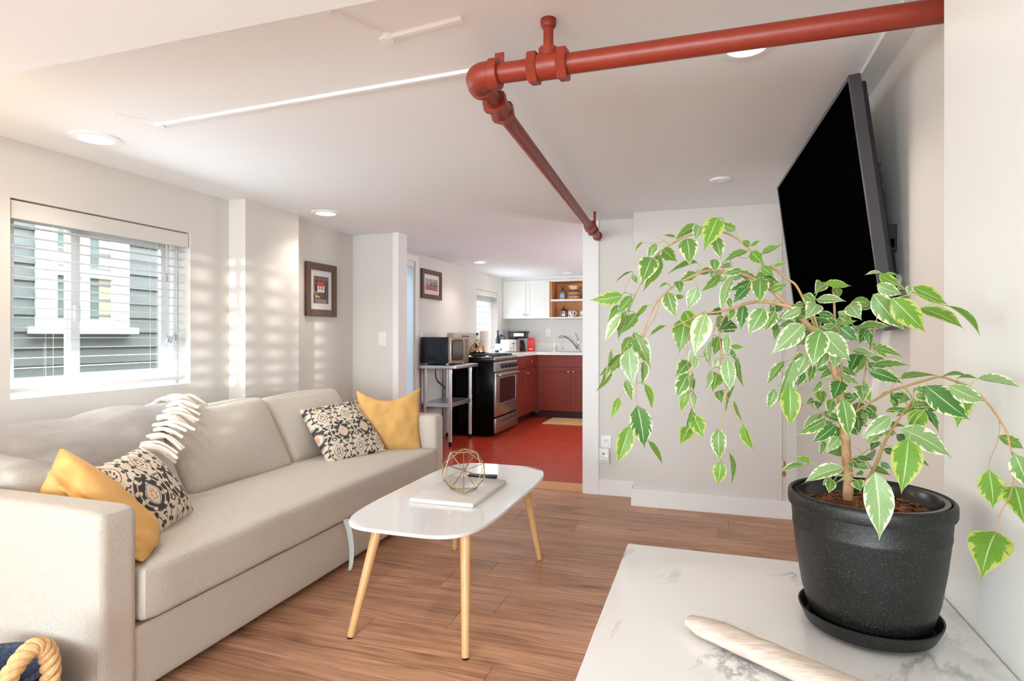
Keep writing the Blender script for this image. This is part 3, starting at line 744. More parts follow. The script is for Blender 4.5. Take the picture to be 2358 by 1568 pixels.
def damask(U, V, cell=2.75, period=1.75, ox=0.0, oy=0.0):
    """staggered onion-shaped cells: dark ones with cream scrolls, cream ones with dark scrolls, a medallion in each"""
    x = U * cell + ox; y = V * period * 2 + oy
    cols = np.tile(s2l((226, 214, 194)), (len(x), 1)); dark = s2l((80, 74, 74)); cream = s2l((230, 219, 200)); org = s2l((226, 140, 104))
    for kind in (0, 1):
        xx = x - 0.5 * kind; yy = y - 1.0 * kind
        cx = xx - np.round(xx); cy = yy - 2 * np.round(yy / 2)
        s_ = np.cos(math.pi * cy); prof = 0.25 + 0.25 * np.sign(s_) * np.abs(s_) ** 0.62
        ax = np.abs(cx)
        inside = ax < prof - 0.018
        if kind == 0: cols[inside] = dark
        ink = cream if kind == 0 else dark
        d = np.full(len(x), 9.0)
        for px, py, pw_ in SCROLL:
            d = np.minimum(d, np.hypot(ax - px, (cy - py) * 0.68) - pw_ * 0.82)
        cols[inside & (d < 0)] = ink
        my = (cy + 0.04) / 0.34
        mc = np.cos(math.pi * np.clip(my, -1, 1) / 2)
        mp = np.where(np.abs(my) < 1, 0.19 * np.where(my > 0, mc ** 1.7, mc ** 0.7), -1)
        o0 = ax < np.where(np.abs((cy + 0.03) / 0.44) < 1, mp * 1.0 + 0.030, -1)
        o0 &= np.abs((cy + 0.03) / 0.40) < 1
        o2 = ax < mp; o3 = ax < mp - 0.018; o4 = ax < mp - 0.036
        cols[o0 & inside & (ax < mp + 0.03)] = cream
        cols[o2] = dark; cols[o3] = s2l((238, 206, 180)) if kind == 0 else org; cols[o4] = cream
        leafc = org if kind == 0 else dark
        for lx, ly, ang in ((0.0, 0.07, 90), (0.045, 0.02, 55), (0.065, -0.08, 45), (0.04, -0.19, 35)):
            c_, s2_ = math.cos(R(ang)), math.sin(R(ang))
            e1 = (ax - lx) * c_ + (cy - ly) * 0.7 * s2_; e2 = -(ax - lx) * s2_ + (cy - ly) * 0.7 * c_
            cols[(e1 / 0.042) ** 2 + (e2 / 0.018) ** 2 < 1] = leafc
        for dy in (0.80, -0.72):
            cols[(np.hypot(ax, (cy - dy) * 0.6) < 0.022) & inside] = ink
    return cols

def pillow(name, c, ex, ey, a, bb, T, m, label, n=28, pinch=0.07, wr=0.012, seed=1, nfine=None, pattern=None, group=None, sag=0.0, corner=0.0, quad4=None, crease=0.0):
    """cushion: a,bb half sizes along ex,ey; T half thickness"""
    n = nfine or n
    Mx = frame(ex, ey); cz = Vector(c)
    u = np.linspace(-1, 1, n + 1); U, V = np.meshgrid(u, u, indexing='ij')
    f = ((1 - U ** 2) * (1 - V ** 2))
    f = np.maximum(f, 0) ** 0.42
    X = a * U * (1 - pinch * (1 - V ** 2) * np.abs(U) ** 2) * (1 + corner * (np.abs(U * V)) ** 6)
    Y = bb * V * (1 - pinch * (1 - U ** 2) * np.abs(V) ** 2) * (1 + corner * (np.abs(U * V)) ** 6) - sag * (1 - U ** 2) ** 1.5 * np.clip(V, 0, 1) ** 2
    Z = T * f
    bm = B(); front = {}; back = {}; order = []
    Mi = (Matrix.Translation(cz) @ Mx).inverted()
    if quad4: q4 = [Vector(q_) for q_ in quad4]
    def bil(s, t): return q4[0] * (1 - s) * (1 - t) / 4 + q4[1] * (1 + s) * (1 - t) / 4 + q4[2] * (1 + s) * (1 + t) / 4 + q4[3] * (1 - s) * (1 + t) / 4
    for i in range(n + 1):
        for j in range(n + 1):
            edge = i in (0, n) or j in (0, n)
            p = Vector((X[i, j], Y[i, j], 0))
            if quad4: p = Mi @ bil(X[i, j] / a, Y[i, j] / bb)
            nz = noise.noise_vector(Vector((X[i, j] * 7 + seed * 5, Y[i, j] * 7, seed)))
            nz2 = noise.noise_vector(Vector((X[i, j] * 18 + seed, Y[i, j] * 18, seed * 2)))
            k = f[i, j]
            if crease: Z[i, j] += crease * (math.exp(-((V[i, j] - 0.1 + 0.25 * U[i, j]) / 0.07) ** 2) - 0.8 * math.exp(-((V[i, j] - 0.32 + 0.1 * U[i, j]) / 0.06) ** 2)) * k
            zz = Z[i, j] + (nz.x * wr * 1.5 + nz2.x * wr * 0.5) * min(1, k * 2)
            front[i, j] = bm.verts.new(p + Vector((nz.y * wr * .5, nz.z * wr * .5, zz)))
            order.append((U[i, j], V[i, j], 1))
            if edge: back[i, j] = front[i, j]
            else:
                back[i, j] = bm.verts.new(p + Vector((0, 0, -Z[i, j] + nz.x * wr))); order.append((U[i, j], V[i, j], -1))
    for i in range(n):
        for j in range(n):
            bm.faces.new((front[i, j], front[i + 1, j], front[i + 1, j + 1], front[i, j + 1]))
            q = (back[i, j], back[i, j + 1], back[i + 1, j + 1], back[i + 1, j])
            bm.faces.new(q)
    bmesh.ops.transform(bm, matrix=Matrix.Translation(cz) @ Mx, verts=bm.verts[:])
    o = finish(name, bm, m, smooth=80)
    if pattern is not None:
        od = np.array(order); print_attr(o.data, pattern(od[:, 0], od[:, 1]))
    return tag(o, label, 'cushion', group)

pillow('patterned_cushion', (-2.115, 3.14, 0.568), (0.13, 0.48, 0.02), (-0.26, 0.05, 0.32), 0.225, 0.20, 0.075, M['print_cloth'],
       'damask-print square cushion lying tilted in front of the far back cushion of the sofa', nfine=190, pattern=lambda u, v: damask((u + 1) / 2, (v + 1) / 2, ox=0.05, oy=0.42), pinch=0.05, wr=0.006, seed=3)
pillow('yellow_cushion', (-1.975, 3.435, 0.597), (0.84, 0.50, 0.02), (-0.05, 0.22, 0.95), 0.205, 0.205, 0.07, M['yellow'],
       'mustard linen cushion with a sagging top edge, standing against the far sofa arm', n=40, sag=0.06, corner=0.02, pinch=0.06, wr=0.02, seed=5)
pillow('patterned_cushion', (-2.06, 1.73, 0.545), (-0.30, 0.86, 0.06), (-0.55, -0.15, 0.75), 0.165, 0.175, 0.085, M['print_cloth'],
       'damask-print cushion slumped beside the grey throw, behind the near yellow cushion', nfine=190, pattern=lambda u, v: damask((u + 1) / 2, (v + 1) / 2, cell=2.4, period=1.25, ox=0.3, oy=0.9), pinch=0.05, wr=0.008, seed=8)
ycu = pillow('yellow_cushion', (-1.97, 1.50, 0.53), (0.40, 0.03, -0.10), (0.0, 0.12, 0.20), 0.2, 0.2, 0.09, M['yellow'],
       'mustard linen cushion with a creased flap, wedged against the near sofa arm', n=44, pinch=-0.10, wr=0.02, seed=11, crease=0.014, quad4=((-2.19, 1.455, 0.47), (-1.712, 1.425, 0.432), (-1.86, 1.62, 0.50), (-2.20, 1.52, 0.752)))

# ------------------------------------------------------------------ throw with fringe
th = root('throw_blanket', (-2.5, 1.75, 0.62), 'grey wool throw with a cream fringe over the near back cushion', 'throw')
prof = [(-2.785, 0.58), (-2.745, 0.69), (-2.67, 0.765), (-2.57, 0.806), (-2.47, 0.808), (-2.385, 0.782), (-2.31, 0.735), (-2.255, 0.675), (-2.215, 0.615)]
prof = [(p.x, p.z) for p in spline([(x, 0, z) for x, z in prof], 4)]
NR = len(prof); NS = 46
def th_pt(i, s):
    r = i / (NR - 1); x, z = prof[i]
    ye = 2.26 - 0.02 * r if r < 0.5 else 2.25 - (r - 0.5) * 2 * 0.47
    ys = 1.05
    y = ys + s * (ye - ys)
    lift = 0.028 * math.exp(-((y - 1.98) / 0.16) ** 2) * math.sin(math.pi * min(1, r * 1.1)) - 0.018 * math.exp(-((y - 1.45) / 0.18) ** 2)
    # lower hem rises to the left
    fall = max(0, r - 0.55) / 0.45
    hem = 0.19 * max(0, min(1, (1.74 - y) / 0.34)) * fall
    nz = noise.noise_vector(Vector((x * 3 + 5, y * 5, z * 3))) * 0.020 + noise.noise_vector(Vector((x * 9, y * 4.0 + 2, z * 9))) * 0.013
    return Vector((x - hem * 0.55 + nz.x * 0.6, y, z + lift + hem * 0.8 + nz.z))
bm = B(); g = {}; g2 = {}
for i in range(NR):
    for j in range(NS + 1):
        p = th_pt(i, j / NS); g[i, j] = bm.verts.new(p)
for i in range(NR - 1):
    for j in range(NS): bm.faces.new((g[i, j], g[i + 1, j], g[i + 1, j + 1], g[i, j + 1]))
bmesh.ops.solidify(bm, geom=bm.faces[:], thickness=0.009)
finish('blanket', bm, M['throw'], th, smooth=70)
rnd = random.Random(4)
for k in range(58):
    r = min(1.0, max(0.18, 0.20 + 0.80 * k / 57 + rnd.uniform(-.02, .02)))
    i = min(NR - 1, r * (NR - 1)); i0 = int(i); p = th_pt(i0, 1.0)
    if i0 < NR - 1: p = p.lerp(th_pt(i0 + 1, 1.0), i - i0)
    L_ = rnd.uniform(0.07, 0.16)
    fr = max(0.0, (r - 0.35) / 0.65)
    d = Vector((0.22 + 0.40 * fr + rnd.uniform(-.18, .18), 0.95 + rnd.uniform(-.25, .1), 0.16 - 0.30 * fr + rnd.uniform(-.08, .08))).normalized()
    d2 = Vector((0.50 + 0.4 * fr + rnd.uniform(-.35, .3), 0.60 + rnd.uniform(-.35, .3), -0.28 - 0.45 * fr)).normalized()
    p = p + Vector((0.008 + rnd.uniform(0, .012), rnd.uniform(-.035, .0), 0.010 + rnd.uniform(0, .010)))
    pts = spline([p, p + d * L_ * 0.45 + Vector((0.004, 0, 0.006)), p + d * L_ * 0.45 + d2 * L_ * 0.55 + Vector((0.012 * fr, 0, 0))], 5)
    q = B(); tube(q, pts, [0.0055] + [0.0076] * (len(pts) - 2) + [0.0064], 7)
    finish('tassel', q, M['fringe'], th)

# ------------------------------------------------------------------ coffee table
ct = root('coffee_table', (-1.10, 2.585, 0), 'white lacquered coffee table with rounded corners and splayed pale wooden legs', 'table')
def rounded(cx, cy, a, c, e, n=64):
    out = []
    for k in range(n):
        t = 2 * math.pi * k / n; ct_, st_ = math.cos(t), math.sin(t)
        out.append((cx + a * math.copysign(abs(ct_) ** (2 / e), ct_), cy + c * math.copysign(abs(st_) ** (2 / e), st_)))
    return out
def slab(bm, prof_layers):
    rings = [[bm.verts.new((x, y, z)) for x, y in poly] for poly, z in prof_layers]
    n = len(rings[0])
    for a, c in zip(rings[:-1], rings[1:]):
        for k in range(n): bm.faces.new((a[k], a[(k + 1) % n], c[(k + 1) % n], c[k]))
    bm.faces.new(rings[0][::-1]); bm.faces.new(rings[-1])
TX, TY, TA, TB = -1.105, 2.585, 0.300, 0.615
b = B(); slab(b, [(rounded(TX, TY, TA - 0.012, TB - 0.012, 4.6), 0.402), (rounded(TX, TY, TA, TB, 4.6), 0.408), (rounded(TX, TY, TA, TB, 4.6), 0.417), (rounded(TX, TY, TA - 0.003, TB - 0.003, 4.6), 0.420)])
finish('tabletop', b, M['white_gloss'], ct, smooth=40)
b = B(); box(b, TX - 0.2, TX + 0.2, TY - 0.50, TY - 0.46, 0.385, 0.402, 0.002); box(b, TX - 0.2, TX + 0.2, TY + 0.46, TY + 0.50, 0.385, 0.402, 0.002); finish('apron', b, M['white'], ct)
for sx in (-1, 1):
    for sy in (-1, 1):
        bx = -1.294 if sx < 0 else -0.820; by = 1.962 if sy < 0 else 2.951
        if sy > 0: by = 3.00
        tx = TX + sx * 0.215; ty = TY + sy * 0.49
        if sy < 0: ty = 2.085
        if sx > 0: tx = -0.872
        else: tx = -1.245
        if sy > 0: by = 2.951; ty = 2.86
        q = B(); tube(q, [(bx, by, 0.004), (bx + (tx - bx) * 0.02, by + (ty - by) * 0.02, 0.012), (tx, ty, 0.402)], [0.0125, 0.0145, 0.0205], 18)
        lg = finish('leg', q, M['legwood'], ct)
        q = B(); lathe(q, [(0, 0), (0.012, 0), (0.012, 0.005), (0, 0.005)], (bx, by, 0), 14); finish('glide', q, M['black'], lg)

# things on it
b = B(); box(b, -1.246, -0.946, 2.345, 2.79, 0.4205, 0.4395, 0.004, 2)
tag(finish('marble_board', b, M['marble_board']), 'cream marble serving board lying on the white coffee table', 'board')
# wire polyhedron: an icosahedron seen along one of its axes
ico = root('wire_polyhedron', (-1.065, 2.53, 0.4397), 'antique gold wire polyhedron standing on the marble board', 'ornament')
cI = Vector((-1.065, 2.525, 0.5525)); RI = 0.1115
vw = (Vector((0, 0, EYE)) - cI).normalized(); up0 = Vector((0, 0, 1)); e1 = (up0 - vw * up0.dot(vw)).normalized(); e2 = vw.cross(e1)
V12 = [cI + vw * RI]
for lvl, off in ((1, 36), (-1, 0)):
    for k in range(5):
        a = R(72 * k + off); h_ = RI * lvl / math.sqrt(5); rr = RI * 2 / math.sqrt(5)
        V12.append(cI + vw * h_ + (e1 * math.cos(a) + e2 * math.sin(a)) * rr)
V12.append(cI - vw * RI)
low = min(v.z for v in V12)
V12 = [v + Vector((0, 0, 0.4412 + 0.0024 - low)) for v in V12]
el = min((V12[i] - V12[j]).length for i in range(12) for j in range(i))
for i in range(12):
    for j in range(i):
        if (V12[i] - V12[j]).length < el * 1.15:
            q = B(); tube(q, [V12[j], V12[i]], 0.0024, 8); finish('rod', q, M['bronze'], ico)
for v in V12:
    q = B(); bmesh.ops.create_icosphere(q, subdivisions=2, radius=0.0036, matrix=Matrix.Translation(v)); finish('joint', q, M['bronze'], ico)
rc = root('remote_control', (-1.02, 2.90, 0.4205), 'slim black remote control on the coffee table behind the marble board', 'remote')
Mr = Matrix.Translation((-1.105, 2.872, 0.4205)) @ Matrix.Rotation(R(8), 4, 'Z')
b = B(); box(b, -0.075, 0.075, -0.02, 0.02, 0.0, 0.014, 0.004, 2, M=Mr); finish('case', b, M['black'], rc)
for i in range(9):
    for j in range(3):
        q = B(); lathe(q, [(0, 0.0155), (0.003, 0.0155), (0.0036, 0.0135), (0, 0.0135)], (0, 0, 0), 8, M=Mr @ Matrix.Translation((-0.06 + i * 0.014, -0.011 + j * 0.011, 0)))
        finish('button', q, mat('button_grey', (120, 125, 150), 0.5) if 'button_grey' not in bpy.data.materials else bpy.data.materials['button_grey'], rc)

# ------------------------------------------------------------------ basket with rope handle
bk = root('basket', (-1.84, 1.04, 0), 'navy woven basket with a straw rope handle beside the sofa arm', 'basket')
prof = []
NB = 24
for k in range(NB):
    z = 0.25 * k / (NB - 1); rr = 0.160 + 0.025 * math.sin(math.pi * min(1, z / 0.30))
    prof += [(rr + 0.0, z - 0.004 if k else 0.0), (rr + 0.006, z + 0.004)]
prof = [(0, 0.0)] + prof + [(0.165, 0.262), (0.155, 0.25), (0.160, 0.05), (0, 0.03)]
b = B(); lathe(b, prof, (-1.84, 1.04, 0), 56); finish('body', b, M['navy'], bk)
def rope(nm, path, r_strand, r_twist, turns, par, strands=3):
    P = spline(path, 22); n = len(P)
    for s in range(strands):
        q = B(); out = []; prev = None
        for i, p in enumerate(P):
            t = (P[min(i + 1, n - 1)] - P[max(i - 1, 0)]).normalized()
            if prev is None: uu = t.cross(Vector((0, 1, 0.2))).normalized()
            else: uu = (prev - t * prev.dot(t)).normalized()
            prev = uu; vv = t.cross(uu); a = 2 * math.pi * (turns * i / (n - 1) + s / strands)
            out.append(p + (uu * math.cos(a) + vv * math.sin(a)) * r_twist)
        tube(q, out, r_strand, 10); finish(nm, q, M['rope'], par)
rope('rope_strand', [(-1.675, 0.965, 0.16), (-1.660, 0.985, 0.23), (-1.648, 1.02, 0.315), (-1.642, 1.062, 0.352), (-1.638, 1.092, 0.335), (-1.640, 1.106, 0.27), (-1.655, 1.105, 0.18)], 0.0115, 0.0125, 5.5, bk)

# ------------------------------------------------------------------ red ceiling pipe
rp = root('ceiling_pipe', (-0.4, 1.53, 1.86), 'red painted steel pipe hung below the ceiling, turning at an elbow', 'pipe')
PZ = 1.866; PR = 0.0268
ax1 = Vector((-0.610, 1.53, PZ)); endx = Vector((XT + 0.02, 1.535, PZ - 0.002))
p2a = Vector((-0.612, 1.60, PZ)); p2b = Vector((-0.752, 4.22, PZ + 0.002))
b = B(); tube(b, [ax1 + Vector((0.03, 0, 0)), endx], PR, 24); finish('pipe', b, M['red_paint'], rp)
dir2 = (p2b - ax1).normalized()
b = B(); tube(b, [ax1 + dir2 * 0.03, p2b], PR * 0.93, 24); finish('pipe', b, M['red_paint'], rp)
b = B()
pts = [ax1 + Vector((0.062, 0, 0)), ax1 + Vector((0.03, 0.0, 0))] + [ax1 + Vector((0.03, 0.03, 0)) + Vector((-0.03 * math.sin(a), -0.03 * math.cos(a), 0)) for a in [math.pi / 2 * k / 8 for k in range(1, 9)]] + [ax1 + Vector((-0.001, 0.05, 0))]
tube(b, pts, 0.036, 24); finish('elbow', b, M['red_paint'], rp)
def collar(p, d, r, ln, seg=24, nm='collar', tw=0.0):
    q = B(); d = Vector(d).normalized(); p = Vector(p)
    tube(q, [p - d * ln / 2, p - d * (ln / 2 - 0.002), p + d * (ln / 2 - 0.002), p + d * ln / 2], [r * 0.95, r, r, r * 0.95], seg, twist=tw)
    return finish(nm, q, M['red_paint'], rp, smooth=30)
X = Vector((1, 0, 0))
collar(ax1 + Vector((0.058, 0, 0)), X, 0.0415, 0.026)
collar(ax1 + dir2 * 0.058, dir2, 0.0395, 0.02)
tee = Vector((-0.402, 1.53, PZ))
collar(tee, X, 0.0345, 0.07, nm='tee_fitting')
for dx in (-0.040, 0.040): collar(tee + Vector((dx, 0, 0)), X, 0.0445, 0.026, 6, 'hex_nut', tw=R(10))
q = B(); tube(q, [tee + Vector((0, 0, 0.02)), tee + Vector((0, 0, 0.046))], 0.026, 20); finish('tee_neck', q, M['red_paint'], rp)
q = B(); tube(q, [tee + Vector((0, 0, 0.04)), Vector((tee.x, tee.y, 1.975))], 0.0135, 16); finish('hanger_rod', q, M['red_paint'], rp)
q = B(); lathe(q, [(0, 1.9905), (0.021, 1.9905), (0.021, 1.975), (0.017, 1.968), (0.0135, 1.965), (0, 1.965)], (tee.x, tee.y, 0), 20); finish('flange', q, M['red_paint'], rp)
for yy in (1.715, 1.80): collar(ax1 + dir2 * (yy - 1.53), dir2, 0.041, 0.03, 6, 'hex_nut', tw=R(20))
collar(ax1 + dir2 * 0.225, dir2, 0.034, 0.075, nm='coupling')
q = B(); pr = ax1 + dir2 * 0.20; tube(q, [pr + Vector((0.0, 0, 0.02)), Vector((pr.x, pr.y, 1.991))], 0.011, 12); finish('hanger_rod', q, M['red_paint'], rp)
q = B(); box(q, -0.565, -0.538, 1.562, 1.566, PZ + 0.01, 1.94, 0.001, 1); finish('strap_bracket', q, M['red_paint'], rp)
for yy in (3.86, 4.0): collar(ax1 + dir2 * (yy - 1.53), dir2, 0.043, 0.035, 6, 'hex_nut', tw=R(5))
pe = ax1 + dir2 * (3.93 - 1.53)
for dx in (-0.022, 0.022):
    q = B(); tube(q, [pe + Vector((dx, 0, 0.02)), Vector((pe.x + dx, pe.y, 1.955 + dx))], 0.009, 8); finish('strap_bracket', q, M['red_paint'], rp)
q = B(); lathe(q, [(0, 0), (PR * 0.93, 0), (0.034, 0.004), (0.034, 0.01), (0, 0.01)], (0, 0, 0), 20, M=Matrix.Translation(p2b + Vector((0, 0.03, 0))) @ Matrix.Rotation(R(90), 4, 'X')); finish('end_cap', q, M['red_paint'], rp)

# ------------------------------------------------------------------ ceiling cable covers and lights
def raceway(path, label, wd=0.011, h=0.009, z=CEIL):
    q = B(); pts = [Vector((x, y, z)) for x, y in path]
    for p0, p1 in zip(pts[:-1], pts[1:]):
        d = (p1 - p0).normalized(); n_ = Vector((-d.y, d.x, 0)) * wd
        vs = [q.verts.new(p + s * n_ * f - Vector((0, 0, zz))) for p in (p0 - d * wd * 0.5, p1 + d * wd * 0.5) for s, f, zz in ((-1, 1, -0.001), (1, 1, -0.001), (1, .6, h), (-1, .6, h))]
        q.faces.new(vs[0:4]); q.faces.new(vs[4:8][::-1])
        for k in range(4): q.faces.new((vs[k], vs[(k + 1) % 4], vs[4 + (k + 1) % 4], vs[4 + k]))
    for p in pts[1:-1]:
        lathe(q, [(0, -0.016), (0.02, -0.014), (0.024, 0.0), (0, 0.0)], p, 12)
    o = finish('cable_cover', q, M['ceil'], smooth=20); return tag(o, label, 'cable cover')
raceway([(-2.13, 1.67), (-2.06, 1.80), (-0.64, 1.74)], 'long white cable cover across the ceiling from the downlight to the pipe elbow')
raceway([(-0.93, 1.32), (-0.855, 1.475), (-0.62, 1.45)], 'short bent white cable cover on the ceiling, its joint painted over')
def downlight(x, y, label, r=0.062, lit=True):
    t = root('downlight', (x, y, CEIL - 0.012), label, 'ceiling light')
    q = B(); lathe(q, [(r, 0.001), (r + 0.005, -0.005), (r + 0.030, -0.002), (r + 0.033, 0.006), (r, 0.006)], (x, y, CEIL - 0.004), 40); finish('trim_ring', q, M['ceil'], t)
    q = B(); lathe(q, [(0, -0.001), (r * 0.98, -0.0005), (r, 0.005), (0, 0.005)], (x, y, CEIL - 0.005), 40); finish('lens', q, M['lamp_on'], t)
    return t
DL = ['lit recessed ceiling light above the window, largest in view', 'lit recessed ceiling light in front of the framed picture of red curtains',
      'lit recessed kitchen ceiling light above the stove', 'lit recessed kitchen ceiling light above the corner of the worktop', 'lit recessed ceiling light half hidden by the red pipe']
for (x, y), lb in zip(DOWNLIGHTS, DL): downlight(x, y, lb, 0.05 if x > 0 else 0.062)
def detector(x, y, label):
    t = root('smoke_detector', (x, y, CEIL - 0.03), label, 'smoke detector')
    q = B(); lathe(q, [(0, -0.014), (0.048, -0.013), (0.056, -0.009), (0.058, 0.0), (0, 0.0)], (x, y, CEIL), 32); finish('cover', q, M['ceil'], t)
    q = B(); lathe(q, [(0, -0.0165), (0.018, -0.016), (0.02, -0.013), (0, -0.013)], (x, y, CEIL), 20); finish('test_button', q, M['ceil'], t)
detector(0.066, 3.378, 'round white smoke detector on the living room ceiling')
detector(-1.78, 7.75, 'round white smoke detector on the kitchen ceiling before the open shelf')

# ------------------------------------------------------------------ television
tv = root('television', (0.42, 2.55, 1.165), 'black flat television tilted down from its wall bracket', 'television')
A = Vector((0.470, 1.896, 1.165)); Bq = Vector((0.379, 1.896, 1.889)); Cq = Vector((0.326, 3.206, 1.889)); Dq = Cq + (A - Bq)
up = (Bq - A).normalized(); al = (Cq - Bq).normalized(); nn = al.cross(up).normalized()
if nn.x > 0: nn = -nn
Wt, Ht = (Cq - Bq).length, (Bq - A).length
MT = Matrix((al, up, nn)).transposed().to_4x4(); MT.translation = A
q = B()
bz = 0.011
for (x0, x1, yy0, yy1) in ((0, bz, 0, Ht), (Wt - bz, Wt, 0, Ht), (bz, Wt - bz, Ht - bz, Ht), (bz, Wt - bz, 0, 0.02)):
    box(q, x0, x1, yy0, yy1, -0.03, 0.002, 0.002, 1, M=MT)
finish('bezel', q, mat('tv_bezel', (62, 62, 66), 0.2, spec=0.5), tv)
q = B(); box(q, bz - 0.001, Wt - bz + 0.001, 0.019, Ht - bz + 0.001, -0.02, -0.002, M=MT); finish('screen', q, M['tv_screen'], tv, smooth=0)
q = B(); box(q, 0.01, Wt - 0.01, 0.01, Ht - 0.02, -0.045, -0.02, 0.006, M=MT); box(q, 0.06, Wt - 0.06, 0.03, Ht * 0.62, -0.065, -0.04, 0.01, M=MT); finish('housing', q, M['black'], tv)
for i in range(5):
    q = B(); box(q, 0.012, 0.03, Ht * 0.52 + i * 0.02, Ht * 0.52 + i * 0.02 + 0.01, -0.052, -0.043, 0.002, 1, M=MT); finish('vent_rib', q, M['black'], tv)
q = B(); box(q, 0.50, XT + 0.002, 2.18, 2.92, 1.40, 1.44, 0.002, 1); box(q, 0.45, XT, 2.40, 2.44, 1.25, 1.62, 0.002, 1); box(q, 0.45, XT, 2.70, 2.74, 1.25, 1.62, 0.002, 1)
box(q, 0.505, XT, 2.02, 2.05, 1.40, 1.48, 0.002, 1); box(q, 0.505, 0.525, 2.02, 2.3, 1.41, 1.44, 0.002, 1)
finish('wall_bracket', q, M['black'], tv)
q = B(); tube(q, spline([(0.50, 2.10, 1.47), (0.505, 2.06, 1.46), (0.512, 2.015, 1.41), (0.518, 1.995, 1.33), (0.52, 1.995, 1.30)], 8), 0.0045, 8); finish('power_cord', q, M['black'], tv)
q = B()
pA = Vector((XT, 1.985, 1.322)); pB = Vector((XT, 2.36, 0.80)); dd = (pB - pA).normalized(); pn = Vector((0, dd.z, -dd.y)) * 0.013
vs = [q.verts.new(p + s * pn + Vector((xx, 0, 0))) for p in (pA, pB) for s, xx in ((-1, 0.001), (1, 0.001), (1, -0.016), (-1, -0.016))]
q.faces.new(vs[0:4]); q.faces.new(vs[4:8][::-1])
for k in range(4): q.faces.new((vs[k], vs[(k + 1) % 4], vs[4 + (k + 1) % 4], vs[4 + k]))
tag(finish('cable_cover', q, M['trim'], smooth=0), 'white cable cover running down the wall below the television', 'cable cover')

# ------------------------------------------------------------------ pictures, switches, outlets
def art_grid(name, par, P0, eu, ev, nu, nv, colfn, m=None):
    """flat printed sheet; P0 lower corner, eu and ev its edges"""
    bm = B(); g = []; uv = []
    for i in range(nu + 1):
        for j in range(nv + 1):
            g.append(bm.verts.new(Vector(P0) + Vector(eu) * (i / nu) + Vector(ev) * (j / nv))); uv.append((i / nu, j / nv))
    for i in range(nu):
        for j in range(nv):
            a = i * (nv + 1) + j; bm.faces.new((g[a], g[a + nv + 1], g[a + nv + 2], g[a + 1]))
    o = finish(name, bm, m or M['print_paper'], par, smooth=0)
    uv = np.array(uv); print_attr(o.data, colfn(uv[:, 0], uv[:, 1])); return o
def vnoise(u, v, s, seed=0, w=1.0):
    return np.array([noise.noise(Vector((a * s, c * s * w, seed))) for a, c in zip(u, v)])
def art_room(u, v):
    n = vnoise(u, v, 14, 3)[:, None]; n2 = vnoise(u, v, 5, 8)[:, None]
    col = np.array([70, 44, 36.]) + n * 40 + n2 * np.array([60, 30, 10.])
    col = np.where((v > 0.86)[:, None], np.array([120, 74, 40.]) + n * 50, col)
    col = np.where((v > 0.97)[:, None], np.array([40, 28, 22.]), col)
    col = np.where(((u < 0.08) & (v > 0.35))[:, None], np.array([140, 92, 50.]) + n * 40, col)
    fl_ = v < 0.16; col = np.where(fl_[:, None], np.array([150, 130, 130.]) + n * 40 - (np.abs(u - .5) > .35)[:, None] * 60, col)
    wn = (np.abs(u - 0.49) < 0.23) & (v > 0.41) & (v < 0.80)
    col = np.where(wn[:, None], np.array([232, 234, 240.]), col)
    bars = wn & ((np.abs(u - 0.49) < 0.012) | (np.abs(v - 0.54) < 0.006)); col = np.where(bars[:, None], np.array([120, 120, 130.]), col)
    t = (v - 0.41) / 0.39
    sw = np.minimum(np.abs(u - 0.40), np.abs(u - 0.58)); red = wn & ((t > 0.62) | (sw < 0.012 + 0.075 * np.clip(t - .1, 0, 1)))
    col = np.where(red[:, None], np.array([206, 36, 48.]) + n * 40, col)
    ch = ((np.abs(u - 0.17) < 0.09) & (v > 0.26) & (v < 0.44)) & ~((np.abs(u - 0.17) < 0.05) & (v > 0.30) & (v < 0.40))
    ch |= (np.abs(v - (0.235 + 0.05 * (u - 0.25))) < 0.028) & (u > 0.1) & (u < 0.40)
    ch |= ((np.abs(u - 0.13) < 0.014) | (np.abs(u - 0.36) < 0.014)) & (v > 0.08) & (v < 0.24)
    col = np.where(ch[:, None], np.array([196, 140, 70.]), col)
    seat = (np.abs(v - (0.245 + 0.05 * (u - 0.25))) < 0.015) & (u > 0.14) & (u < 0.38); col = np.where(seat[:, None], np.array([222, 196, 160.]), col)
    return s2l(np.clip(col, 8, 255))
def art_park(u, v):
    n = vnoise(u, v, 22, 5)[:, None]; n2 = vnoise(u, v, 9, 2)[:, None]
    col = np.array([168, 146, 138.]) + n * 150 + n2 * 50
    col = np.where((v < 0.36)[:, None], np.array([190, 110, 100.]) + n * 160, col)
    col = np.where(((u > 0.62) & (v > 0.36) & (v < 0.8))[:, None], np.array([120, 114, 100.]) + n * 90, col)
    col = np.where(((n + n2)[:, 0] < -0.45)[:, None], np.array([50, 40, 42.]), col)
    fig = (np.abs(u - 0.48) < 0.055) & (v > 0.38) & (v < 0.62); col = np.where(fig[:, None], np.array([40, 32, 34.]), col)
    return s2l(np.clip(col, 12, 250))
